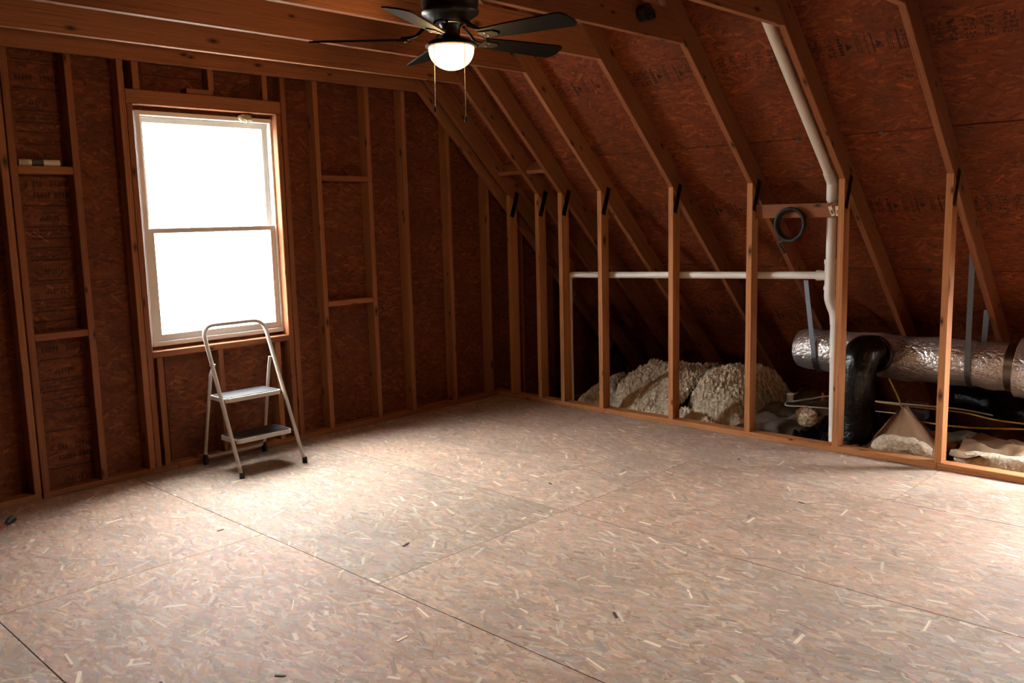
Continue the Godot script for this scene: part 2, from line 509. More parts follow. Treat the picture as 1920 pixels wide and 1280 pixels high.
# ------------------------------------------------------------------ the scene
func _ready() -> void:
	rng.seed = 20260
	# camera
	var cam := Camera3D.new()
	cam.name = "camera"
	cam.position = Vector3(-5.319, 1.524, 5.304)
	cam.basis = Basis.from_euler(Vector3(-0.1395, -0.80386, -0.02481), EULER_ORDER_YXZ)
	cam.fov = 42.56
	add_child(cam)
	cam.current = true
	# overcast sky
	var sky_mat := ProceduralSkyMaterial.new()
	sky_mat.sky_top_color = Color(1.0, 1.0, 1.0)
	sky_mat.sky_horizon_color = Color(0.62, 0.62, 0.62)   # a third of the zenith, as under an even overcast
	sky_mat.sky_curve = 0.6
	sky_mat.ground_horizon_color = Color(0.52, 0.52, 0.50)
	sky_mat.ground_bottom_color = Color(0.42, 0.42, 0.40)
	sky_mat.sky_energy_multiplier = 1.0
	sky_mat.sun_angle_max = 0.0
	var sky := Sky.new()
	sky.sky_material = sky_mat
	var env := Environment.new()
	env.background_mode = Environment.BG_SKY
	env.sky = sky
	env.background_energy_multiplier = 124.0
	env.tonemap_mode = Environment.TONE_MAPPER_LINEAR
	env.tonemap_exposure = 1.0
	env.sdfgi_enabled = true
	env.ssao_enabled = true
	env.ssil_enabled = true
	var we := WorldEnvironment.new()
	we.name = "environment"
	we.environment = env
	add_child(we)

	make_materials()
	build_floor()
	build_gable()
	build_window(self)
	build_knee_wall()
	build_roof()
	build_enclosure()
	build_eaves()
	build_stool()
	build_fan()
	build_ducts()
	build_pipes()
	build_insulation()
	build_cables()
	build_small_things()

func board_panel(parent: Node, mat: Material, c: Vector3, along: Vector3, normal: Vector3, length: float, width: float, thick: float, called := "panel") -> MeshInstance3D:
	var x := along.normalized()
	var y := normal.normalized()
	var mb := MB.new()
	mb.extrude(rect(thick, width, 0.0), length, Vector2(rng.randf() * 2.2, rng.randf() * 2.2))
	return put(parent, called, mb.mesh(), mat, Transform3D(Basis(x, y, x.cross(y)), c))

func build_floor() -> void:
	var f := structure("floor", "weathered strand board subfloor of large butted sheets", "floor")
	# long joints run along z; the strips are a sheet wide
	var joints := [-8.04, -6.82, -5.60, -4.382, -3.18, -1.958, -0.739, 0.089]
	var butts := [[3.4], [2.0], [3.6], [3.93], [2.412], [2.412], [3.645]]
	for i in joints.size() - 1:
		var x0: float = joints[i] + 0.0025
		var x1: float = joints[i + 1] - 0.0025
		var zs := [-0.08]
		var z: float = butts[i][0]
		while z > 2.4: z -= 2.438
		while z < 9.0:
			if z > 0.05: zs.append(z)
			z += 2.438
		zs.append(9.0)
		for k in zs.size() - 1:
			var z0: float = zs[k] + (0.0022 if k > 0 else 0.0)
			var z1: float = zs[k + 1] - 0.0022
			if z1 - z0 < 0.02: continue
			var m: Material = M["floor_board_%d" % [0, 2, 0, 2, 1, 0, 2][(i + k * 3) % 7]]
			if i == 4 and k == 0: m = M["floor_board_1"]
			board_panel(f, m, Vector3((x0 + x1) / 2, -0.009 + 0.0006 * ((i * 3 + k) % 3), (z0 + z1) / 2), Vector3(0, 0, 1), Vector3.UP, z1 - z0, x1 - x0, 0.018)
	plate(f, "subfloor", M["under_board"], -8.04, 0.089, -0.06, -0.0195, -0.08, 9.0, 0.0)

func timber() -> Material:
	return M["timber_%d" % (rng.randi() % 2)]

func build_gable() -> void:
	var w := structure("wall_left", "gable wall of exposed studs and stamped strand board sheathing", "wall")
	var back := -0.089
	# bottom plate
	plate(w, "bottom_plate", timber(), -8.0, -3.712, 0.001, 0.038, back, 0.0)
	plate(w, "bottom_plate", timber(), -3.70, -2.9, 0.001, 0.038, back, 0.0)
	plate(w, "bottom_plate", timber(), -2.897, 0.12, 0.001, 0.038, back, 0.0)
	# full studs by the x of their sides
	var studs := [[-7.0, -6.962], [-6.59, -6.552], [-6.18, -6.142], [-5.77, -5.732], [-5.36, -5.322], [-4.95, -4.912], [-4.54, -4.502], [-4.13, -4.092], [-3.747, -3.709], [-3.702, -3.664], [-3.374, -3.336], [-3.083, -3.045], [-2.0, -1.962], [-1.744, -1.706], [-1.302, -1.264], [-0.963, -0.925], [-0.518, -0.48], [-0.09, -0.052], [0.316, 0.354], [0.72, 0.758]]
	for s in studs:
		var top: float = minf(under_roof(s[1] if s[0] > RIDGE_X else s[0]) - 0.01, 2.78)
		stud(w, timber(), s[0], s[1], 0.038 if s[0] < 0.1 else -0.2, top, back, 0.0)
	# opening of the window: jacks, header, sill, cripples
	stud(w, timber(), -3.043, -3.006, 0.038, 2.25, back, 0.0, "jack_stud")
	stud(w, timber(), -2.044, -2.006, 0.038, 2.25, back, 0.0, "jack_stud")
	plate(w, "header", timber(), -3.043, -2.006, 2.252, 2.338, back, -0.001)
	plate(w, "header_block", timber(), -2.66, -2.485, 2.340, 2.372, -0.085, -0.004)
	plate(w, "rough_sill", timber(), -3.004, -2.046, 0.722, 0.762, back, 0.0)
	for x in [-2.965, -2.56, -2.135]:
		stud(w, timber(), x - 0.019, x + 0.019, 0.038, 0.720, back, 0.0, "cripple_stud")
	for x in [-2.975, -2.49, -2.115]:
		stud(w, timber(), x - 0.019, x + 0.019, 2.373 if x == -2.49 else 2.340, 2.78, back, 0.0 if x != -2.49 else -0.012, "cripple_stud")
	plate(w, "top_plate", timber(), -6.3, -0.93, 2.782, 2.82, back, 0.0)
	# blocking between studs
	plate(w, "blocking", timber(), -3.662, -3.376, 1.832, 1.876, -0.086, -0.002)
	plate(w, "blocking", timber(), -3.662, -3.376, 0.905, 0.945, -0.086, -0.002)
	plate(w, "blocking", timber(), -1.704, -1.304, 1.82, 1.858, -0.086, -0.004)
	plate(w, "blocking", timber(), -1.704, -1.304, 0.925, 0.963, -0.086, -0.004)
	# sheathing: upright sheets with open joints, cut round the window
	var seams := [-7.78, -6.56, -5.341, -4.121, -2.902, -1.683, -0.464, 0.756, 1.9]
	for i in seams.size() - 1:
		var x0: float = seams[i] + 0.0015
		var x1: float = seams[i + 1] - 0.0015
		for row in [[-0.3, 1.218], [1.221, 2.44], [2.443, 3.66], [3.663, 5.5]]:
			var y0: float = row[0]
			var y1: float = row[1]
			# follow the roof line by trimming the sheet's outer edge
			var poly := PackedVector2Array([Vector2(x0, y0), Vector2(x1, y0), Vector2(x1, y1), Vector2(x0, y1)])
			var roof := PackedVector2Array([Vector2(-9.3, -0.4), Vector2(2.3, -0.4), Vector2(2.1, under_roof(2.1)), Vector2(RIDGE_X, under_roof(RIDGE_X)), Vector2(-9.1, under_roof(-9.1))])
			var hole := PackedVector2Array([Vector2(-2.975, 0.79), Vector2(-2.03, 0.79), Vector2(-2.03, 2.225), Vector2(-2.975, 2.225)])
			for piece in Geometry2D.intersect_polygons(poly, roof):
				for left in Geometry2D.clip_polygons(piece, hole):
					if Geometry2D.is_polygon_clockwise(left): continue
					var printed: bool = x0 < -4.0 and x1 > -3.0
					sheet(w, M["wall_board_printed" if printed else "wall_board"], left, back - 0.012, back, Vector2(x0, y0))

# a flat sheet cut to an outline in the x-y plane, between two depths in z
func sheet(parent: Node, mat: Material, outline: PackedVector2Array, z0: float, z1: float, origin: Vector2) -> void:
	var mb := MB.new()
	var off := Vector2(rng.randf() * 2.2, rng.randf() * 2.2)
	var fan := Geometry2D.triangulate_polygon(outline)
	for s in [[z1, 1.0], [z0, -1.0]]:
		var k := mb.v.size()
		for p in outline:
			mb.vert(Vector3(p.x, p.y, s[0]), Vector3(0, 0, s[1]), Vector2(p.x, p.y) + off, Vector2(0, 0))
			mb.uv2[mb.uv2.size() - 1] = Vector2((p.x - origin.x) * 2.0, -(p.y - origin.y) * 0.5)
		for t in range(0, fan.size(), 3): mb.tri(k + fan[t], k + fan[t + 1], k + fan[t + 2])
	for i in outline.size():
		var p := outline[i]
		var q := outline[(i + 1) % outline.size()]
		var d := (q - p).normalized()
		mb.quad(Vector3(p.x, p.y, z0), Vector3(q.x, q.y, z0), Vector3(q.x, q.y, z1), Vector3(p.x, p.y, z1), Vector3(d.y, -d.x, 0), off, off + Vector2(p.distance_to(q), 0), off + Vector2(p.distance_to(q), 0.01), off + Vector2(0, 0.01))
	put(parent, "panel", mb.mesh(), mat)

func frame_of(parent: Node, called: String, mat: Material, x0: float, x1: float, y0: float, y1: float, z0: float, z1: float, wide: float, low := -1.0, high := -1.0) -> void:
	var mb := MB.new()
	var lo := wide if low < 0 else low
	var hi := wide if high < 0 else high
	for b in [[x0, x0 + wide, y0, y1], [x1 - wide, x1, y0, y1], [x0 + wide, x1 - wide, y0, y0 + lo], [x0 + wide, x1 - wide, y1 - hi, y1]]:
		var l: float = b[1] - b[0]
		mb.extrude(rect(b[3] - b[2], z1 - z0, 0.003), l, Vector2.ZERO, Transform3D(Basis(), Vector3((b[0] + b[1]) / 2, (b[2] + b[3]) / 2, (z0 + z1) / 2)))
	put(parent, called, mb.mesh(), mat)

func sash(win: Node, x0: float, x1: float, y0: float, y1: float, z0: float, z1: float, wide: float, low: float, high: float) -> void:
	frame_of(win, "sash", M["window_vinyl"], x0, x1, y0, y1, z0, z1, wide, low, high)
	var zc := (z0 + z1) / 2
	var p := plate(win, "pane", M["window_glass"], x0 + wide, x1 - wide, y0 + low, y1 - high, zc - 0.002, zc + 0.002, 0.0)
	p.name = "pane"
	for k in 2:
		var x := lerpf(x0 + wide, x1 - wide, (k + 1) / 3.0)
		stud(win, M["window_grille"], x - 0.008, x + 0.008, y0 + low, y1 - high, zc - 0.011, zc - 0.005, "grille_bar")
	plate(win, "grille_bar", M["window_grille"], x0 + wide, x1 - wide, (y0 + low + y1 - high) / 2 - 0.008, (y0 + low + y1 - high) / 2 + 0.008, zc - 0.013, zc - 0.0115, 0.0)

func build_window(_p: Node) -> void:
	var w := structure("window_1", "white vinyl double-hung window with grilles, glaring daylight", "window")
	frame_of(w, "frame", M["window_vinyl"], -2.968, -2.032, 0.783, 2.226, -0.155, -0.062, 0.026, 0.03, 0.028)
	frame_of(w, "jamb_track", M["window_vinyl"], -2.942, -2.058, 0.813, 2.198, -0.150, -0.112, 0.016, 0.012, 0.012)
	sash(w, -2.941, -2.059, 1.487, 2.197, -0.148, -0.116, 0.034, 0.03, 0.036)
	sash(w, -2.941, -2.059, 0.814, 1.517, -0.110, -0.074, 0.036, 0.042, 0.032)

func build_knee_wall() -> void:
	var w := structure("wall_right", "open knee wall of bare upright studs on a bottom plate", "wall")
	plate(w, "bottom_plate", M["stud_timber"], 0.0, 0.089, 0.001, 0.038, 0.0, 1.16)
	plate(w, "bottom_plate", M["stud_timber"], 0.0, 0.089, 0.001, 0.038, 1.163, 3.62)
	plate(w, "bottom_plate", M["stud_timber"], 0.0, 0.089, 0.001, 0.040, 3.623, 7.2)
	for z in TRUSS_Z:
		var top := 1.715 + 0.0
		# the stud's head is cut to the rafter above it
		var mb := MB.new()
		var cut := PackedVector2Array([Vector2(0.0, 0.039), Vector2(0.086, 0.039), Vector2(0.086, top - SLOPE * 0.086 - 0.001), Vector2(0.0, top - 0.001)])
		mb.extrude(cut, 0.038, Vector2(rng.randf() * 4, rng.randf() * 4))
		# local x is the wall's z; local y the wall's x; turn the grain upright by swapping uv
		for i in mb.uv.size(): mb.uv[i] = Vector2(mb.uv[i].y, mb.uv[i].x)
		put(w, "stud", mb.mesh(), M["stud_timber"], Transform3D(Basis(Vector3(0, 0, 1), Vector3(1, 0, 0), Vector3(0, 1, 0)), Vector3(0, 0, z)))
		# steel tie from stud to rafter
		beam(w, "steel_tie", M["dark_steel"], Vector3(0.022, 1.535, z + 0.0205), Vector3(0.095, 1.735, z + 0.0205), 0.046, 0.0018, Vector3.RIGHT, 0.0)
	for z in [4.27, 4.90, 5.52, 6.14, 6.76]:
		stud(w, timber(), 0.0, 0.086, 0.042, 1.62, z - 0.019, z + 0.019)
	# block between two studs behind the vent pipe
	plate(w, "blocking", timber(), 0.048, 0.086, 1.482, 1.572, 2.409, 2.985)
	# nail plate on the bottom plate
	beam(w, "nail_plate", M["galvanised"], Vector3(-0.001, 0.0385, 2.835), Vector3(-0.001, 0.0385, 2.885), 0.0015, 0.04, Vector3(0.5, 1, 0), 0.0)

func build_roof() -> void:
	var c := structure("ceiling", "open timber rafters and ceiling joists under printed roof sheathing", "ceiling")
	var down := Vector3(1, -SLOPE, 0).normalized()
	var out := Vector3(SLOPE, 1, 0).normalized()
	# rafters: the first lies against the gable wall
	for z in [0.0195] + TRUSS_Z + [4.245, 5.55, 6.10, 6.72, 7.34, 7.96]:
		var mid := Vector3(0, (RAFTER_LOW + RAFTER_TOP) / 2, z)
		var a := mid + Vector3(1, -SLOPE, 0) * 1.93
		var b := mid + Vector3(1, -SLOPE, 0) * (RIDGE_X + 0.03)
		if z < 0.1:
			a = mid + Vector3(1, -SLOPE, 0) * 1.6
		beam(c, "rafter", timber(), b, a, 0.1395, 0.038, out)
	for z in [2.388, 3.006, 3.626, 4.245, 4.864, 5.483, 6.10, 6.72]:
		var mid := Vector3(2 * RIDGE_X, (RAFTER_LOW + RAFTER_TOP) / 2, z)
		beam(c, "rafter", timber(), mid + Vector3(-1, -SLOPE, 0) * (RIDGE_X + 0.03), mid + Vector3(-1, -SLOPE, 0) * 1.2, 0.1395, 0.038, Vector3(-SLOPE, 1, 0).normalized())
	# ceiling joists, their ends cut to the slope
	for z in JOIST_Z:
		var x0 := 2 * RIDGE_X + 0.81
		var near: bool = z < 0.1
		var y0 := JOIST_Y - 0.004 if near else JOIST_Y
		var y1 := y0 + 0.174
		var e0 := (RAFTER_LOW - y0) / SLOPE - 0.001
		var e1 := (RAFTER_LOW - y1) / SLOPE - 0.001
		var mb := MB.new()
		var off := Vector2(rng.randf() * 4, rng.randf() * 4)
		mb.extrude(PackedVector2Array([Vector2(y0, x0), Vector2(y0, e0), Vector2(y1, e1), Vector2(y1, x0 + 0.19)]), 0.038, off)
		for i in mb.uv.size(): mb.uv[i] = Vector2(mb.uv[i].y, mb.uv[i].x)
		# caps of this shape are the joist's sides: grain along x
		for i in mb.v.size():
			if absf(mb.n[i].x) > 0.9: mb.uv[i] = Vector2(mb.v[i].z, mb.v[i].y) + off
		put(c, "joist", mb.mesh(), timber(), Transform3D(Basis(Vector3(0, 0, -1), Vector3(0, 1, 0), Vector3(1, 0, 0)), Vector3(0, 0, z)))
	# blocking between the first rafters
	for zz in [[0.191, 0.470], [0.510, 0.717]]:
		var p := Vector3(-0.1, RAFTER_LOW + 0.097 + SLOPE * 0.1, 0) + out * 0.01
		beam(c, "blocking", timber(), Vector3(p.x, p.y, zz[0]), Vector3(p.x, p.y, zz[1]), 0.10, 0.038, out)
	# sheathing sheets: four feet up the slope, eight feet along z, staggered
	var s0 := Vector3(-0.06, RAFTER_TOP + SLOPE * 0.06, 0)
	var wide := 1.219
	for row in range(-5, 3):
		var c0 := s0 + down * (wide * (row + 0.5))
		var h := wide - 0.007
		if row == -5:
			h = 0.98
			c0 = s0 + down * (wide * (row + 1) - 0.002 - h * 0.5)
		var zs := [-0.10]
		var z := 0.49 if row % 2 == 0 else 1.772
		while z < 9.0:
			zs.append(z); z += 2.46
		zs.append(9.02)
		for k in zs.size() - 1:
			var z0: float = zs[k] + 0.0012
			var z1: float = zs[k + 1] - 0.0012
			var cuts := [[z0, z1]]
			if row >= -1 and row <= 1:   # the dormer's opening
				cuts = []
				if z0 < 4.27: cuts.append([z0, minf(z1, 4.27)])
				if z1 > 5.53: cuts.append([maxf(z0, 5.53), z1])
			for q in cuts:
				if q[1] - q[0] < 0.03: continue
				var cc := c0 + out * 0.006 + Vector3(0, 0, (q[0] + q[1]) / 2)
				board_panel(c, M["roof_board_printed"], cc, Vector3(0, 0, 1), out, q[1] - q[0], h, 0.012)
	# panel clips on the joint between two rafters
	for row in [0, 1]:
		for k in TRUSS_Z.size() - 3:
			var z: float = (TRUSS_Z[k + 2] + TRUSS_Z[k + 3]) / 2 + [0.05, -0.06, 0.02][k % 3]
			var p: Vector3 = s0 + down * (wide * row) - out * 0.002 + Vector3(0, 0, z)
			beam(c, "panel_clip", M["galvanised"], p - Vector3(0, 0, 0.014), p + Vector3(0, 0, 0.014), 0.003, 0.026, out, 0.0)
	# the other slope
	for row in range(-5, 2):
		var d2 := Vector3(-1, -SLOPE, 0).normalized()
		var o2 := Vector3(-SLOPE, 1, 0).normalized()
		var c0 := Vector3(2 * RIDGE_X + 0.06, RAFTER_TOP + SLOPE * 0.06, 4.46) + d2 * (wide * (row + 0.5)) + o2 * 0.006
		var h := wide - 0.004
		if row == -5:
			h = 0.98
			c0 = Vector3(2 * RIDGE_X + 0.06, RAFTER_TOP + SLOPE * 0.06, 4.46) + d2 * (wide * (row + 1) - 0.002 - h * 0.5) + o2 * 0.006
		board_panel(c, M["roof_board"], c0, Vector3(0, 0, 1), o2, 9.12, h, 0.012)

func build_enclosure() -> void:
	# added skin outside the sheathing, stops sky light leaking through the joints
	var skin := structure("wall_light_block", "dark skin added outside the sheathing to block sky light", "wall")
	var gable := PackedVector2Array([Vector2(-9.4, -0.5), Vector2(2.4, -0.5), Vector2(2.2, under_roof(2.2) + 0.03), Vector2(RIDGE_X, under_roof(RIDGE_X) + 0.05), Vector2(-9.2, under_roof(-9.2) + 0.03)])
	for b in [[-9.4, -2.975, -0.5, 6.0], [-2.03, 2.4, -0.5, 6.0], [-2.975, -2.03, -0.5, 0.79], [-2.975, -2.03, 2.225, 6.0]]:
		for piece in Geometry2D.intersect_polygons(PackedVector2Array([Vector2(b[0], b[2]), Vector2(b[1], b[2]), Vector2(b[1], b[3]), Vector2(b[0], b[3])]), gable):
			sheet(skin, M["light_block_skin"], piece, -0.135, -0.103, Vector2.ZERO)
	for b in [[-0.15, 4.262, -3.62, 2.3], [5.538, 9.03, -3.62, 2.3], [4.262, 5.538, -3.62, -0.28], [4.262, 5.538, 1.2, 2.3]]:
		var mid: float = (b[2] + b[3]) / 2
		var leng: float = (b[3] - b[2]) * sqrt(1.0 + SLOPE * SLOPE)
		board_panel(skin, M["light_block_skin"], Vector3(mid, RAFTER_TOP - SLOPE * mid, (b[0] + b[1]) / 2) + Vector3(SLOPE, 1, 0).normalized() * 0.023, Vector3(0, 0, 1), Vector3(SLOPE, 1, 0), b[1] - b[0], leng, 0.02)
	board_panel(skin, M["light_block_skin"], Vector3(2 * RIDGE_X + 1.2, RAFTER_TOP - SLOPE * -1.2, 4.45) + Vector3(-SLOPE, 1, 0).normalized() * 0.023, Vector3(0, 0, 1), Vector3(-SLOPE, 1, 0), 9.2, 6.8, 0.02)
	board_panel(skin, M["light_block_skin"], Vector3(2.1, -0.1, 4.45), Vector3(0, 0, 1), Vector3(1, 0, 0), 9.2, 0.9, 0.02)
	board_panel(skin, M["light_block_skin"], Vector3(-3.6, -0.4, 4.45), Vector3(0, 0, 1), Vector3.UP, 9.2, 11.6, 0.02)
	# opposite gable behind the camera, with its window opening
	var r := structure("wall_rear", "plain strand board gable wall behind the camera", "wall")
	var roof := PackedVector2Array([Vector2(-9.3, -0.4), Vector2(2.3, -0.4), Vector2(2.1, under_roof(2.1)), Vector2(RIDGE_X, under_roof(RIDGE_X) + 0.03), Vector2(-9.1, under_roof(-9.1) + 0.01)])
	for b in [[-9.3, 2.3, -0.4, 6.0]]:
		for piece in Geometry2D.intersect_polygons(PackedVector2Array([Vector2(b[0], b[2]), Vector2(b[1], b[2]), Vector2(b[1], b[3]), Vector2(b[0], b[3])]), roof):
			sheet(r, M["wall_board"], piece, 9.0, 9.012, Vector2.ZERO)
	for x in [-7.0, -6.2, -5.4, -4.42, -2.48, -1.6, -0.8]:
		stud(r, timber(), x - 0.019, x + 0.019, 0.0, minf(2.6, under_roof(x) - 0.05), 8.911, 9.0)
	# opposite knee wall
	var n := structure("wall_near", "plain strand board knee wall opposite the open studs", "wall")
	board_panel(n, M["wall_board"], Vector3(2 * RIDGE_X - 0.006, 0.95, 4.5), Vector3(0, 0, 1), Vector3(1, 0, 0), 9.0, 1.9, 0.012)
	# dormer on the knee wall's side: front wall with a window opening, cheeks above the roof, flat top
	var d := structure("wall_dormer", "small dormer with an open window beyond the last studs", "wall")
	for b in [[4.25, 4.36, -0.3, 2.16], [5.36, 5.55, -0.3, 2.16], [4.36, 5.36, -0.3, 0.82], [4.36, 5.36, 2.12, 2.16]]:
		var y0: float = b[2]
		board_panel(d, M["wall_board"], Vector3(1.206, (y0 + b[3]) / 2, (b[0] + b[1]) / 2), Vector3(0, 1, 0), Vector3(1, 0, 0), b[3] - y0, b[1] - b[0], 0.012)
	for z in [4.262, 5.538]:
		var mb := MB.new()
		mb.extrude(PackedVector2Array([Vector2(1.2, under_roof(1.2) + 0.02), Vector2(1.2, 2.16), Vector2(-0.25, 2.16)]), 0.012, Vector2.ZERO)
		put(d, "cheek", mb.mesh(), M["wall_board"], Transform3D(Basis(Vector3(0, 0, 1), Vector3(1, 0, 0), Vector3(0, 1, 0)), Vector3(0, 0, z)))
	board_panel(d, M["wall_board"], Vector3(0.45, 2.167, 4.9), Vector3(0, 0, 1), Vector3.UP, 1.30, 1.56, 0.012, "top")

func build_eaves() -> void:
	# the space behind the knee wall: back of the ceiling below, floor joists, eave closure
	var f := structure("floor_eaves", "dim eave floor of joists behind the knee wall", "floor")
	plate(f, "ceiling_board", M["drywall_back"], -0.1, 2.3, -0.262, -0.25, -0.1, 9.0, 0.0)
	for z in TRUSS_Z:
		if z == 0.171 or z == 0.737: continue
		plate(f, "floor_joist", timber(), 0.09, 1.9, -0.25, -0.02, z - 0.019, z + 0.019)
	plate(f, "rim_board", timber(), 0.04, 0.088, -0.25, -0.02, 0.0, 8.9)
	plate(f, "eave_board", M["wall_board"], 2.0, 2.012, -0.3, 0.2, -0.1, 9.0, 0.0)

func build_stool() -> void:
	var t := thing("step_stool", "white tubular folding step stool with two dark treads under the window", "step stool", Vector3(-2.53, 0, 0.3))
	var ox := -2.53
	var oz := 0.3
	# front frame: two legs joined by a hoop that leans towards the wall
	var foot := 0.222
	var zf := 0.225
	var hy := 0.905
	var zt := -0.165
	var at := func(s: float, y: float) -> Vector3: return Vector3(s * lerpf(foot, 0.214, y / hy), y, lerpf(zf, zt, y / hy))
	var mb := MB.new()
	mb.tube(bent([at.call(-1, 0.03), at.call(-1, hy), at.call(1, hy), at.call(1, 0.03)], 0.085, 10), 0.0125, 14)
	put(t, "front_frame", mb.mesh(), M["stool_paint"])
	# rear frame: from the pivots down to a cross bar near the floor
	var rear := MB.new()
	var py := 0.665
	var pz := lerpf(zf, zt, py / hy) - 0.018
	rear.tube(bent([Vector3(-0.197, py, pz), Vector3(-0.205, py - 0.07, pz - 0.035), Vector3(-0.214, 0.045, -0.252), Vector3(0.214, 0.045, -0.252), Vector3(0.205, py - 0.07, pz - 0.035), Vector3(0.197, py, pz)], 0.045, 8), 0.0105, 12)
	put(t, "rear_frame", rear.mesh(), M["stool_paint"])
	for s in [-1.0, 1.0]:
		var fb := MB.new()
		fb.lathe(PackedVector2Array([Vector2(0, 0), Vector2(0.016, 0), Vector2(0.0165, 0.004), Vector2(0.0155, 0.036), Vector2(0.0125, 0.038)]), 16)
		put(t, "foot", fb.mesh(), M["black_rubber"], Transform3D(Basis(), Vector3(s * foot, 0.0, zf)))
		var rb := MB.new()
		rb.lathe(PackedVector2Array([Vector2(0, 0), Vector2(0.017, 0), Vector2(0.018, 0.03), Vector2(0.015, 0.066), Vector2(0.011, 0.068)]), 16)
		put(t, "foot", rb.mesh(), M["black_rubber"], Transform3D(Basis(), Vector3(s * 0.212, 0.0, -0.25)))
		var bolt := MB.new()
		bolt.tube(PackedVector3Array([Vector3(s * 0.188, py, pz), Vector3(s * 0.232, py, pz + 0.016)]), 0.005, 10)
		put(t, "pivot_bolt", bolt.mesh(), M["chrome"])
	# steps: shallow painted trays with rubber treads
	for st in [[0.462, -0.175, 0.045], [0.218, -0.075, 0.145]]:
		var y: float = st[0]
		var z0: float = st[1]
		var z1: float = st[2]
		var tray := MB.new()
		var r := 0.03
		var ring := []
		for corner in [[0.196, z1, 0.0], [-0.196, z1, PI / 2], [-0.196, z0, PI], [0.196, z0, 1.5 * PI]]:
			for k in 6:
				var a: float = corner[2] + PI / 2 * k / 5.0
				ring.append(Vector2(corner[0] - signf(corner[0]) * r + cos(a) * r, corner[1] + (-r if corner[1] == z1 else r) + sin(a) * r))
		var outline := PackedVector2Array(ring)
		tray.extrude(outline, 0.026, Vector2.ZERO, Transform3D(Basis(Vector3(0, 1, 0), Vector3(1, 0, 0), Vector3(0, 0, 1)), Vector3(0, y - 0.013, 0)))
		var tray_node := put(t, "step", tray.mesh(), M["stool_paint"])
		var tread := MB.new()
		var inner := Geometry2D.offset_polygon(outline, -0.012)[0]
		tread.extrude(inner, 0.004, Vector2.ZERO, Transform3D(Basis(Vector3(0, 1, 0), Vector3(1, 0, 0), Vector3(0, 0, 1)), Vector3(0, y + 0.002, 0)))
		# ridged top: lay uv flat
		for i in tread.uv.size(): tread.uv[i] = Vector2(tread.v[i].x, tread.v[i].z)
		put(tray_node, "tread", tread.mesh(), M["tread_rubber"])
		for s in [-1.0, 1.0]:
			beam(t, "step_bracket", M["black_rubber"], Vector3(s * 0.194, y - 0.02, lerpf(zf, zt, y / hy) - 0.012), Vector3(s * 0.212, y - 0.02, lerpf(zf, zt, y / hy) - 0.004), 0.02, 0.016)

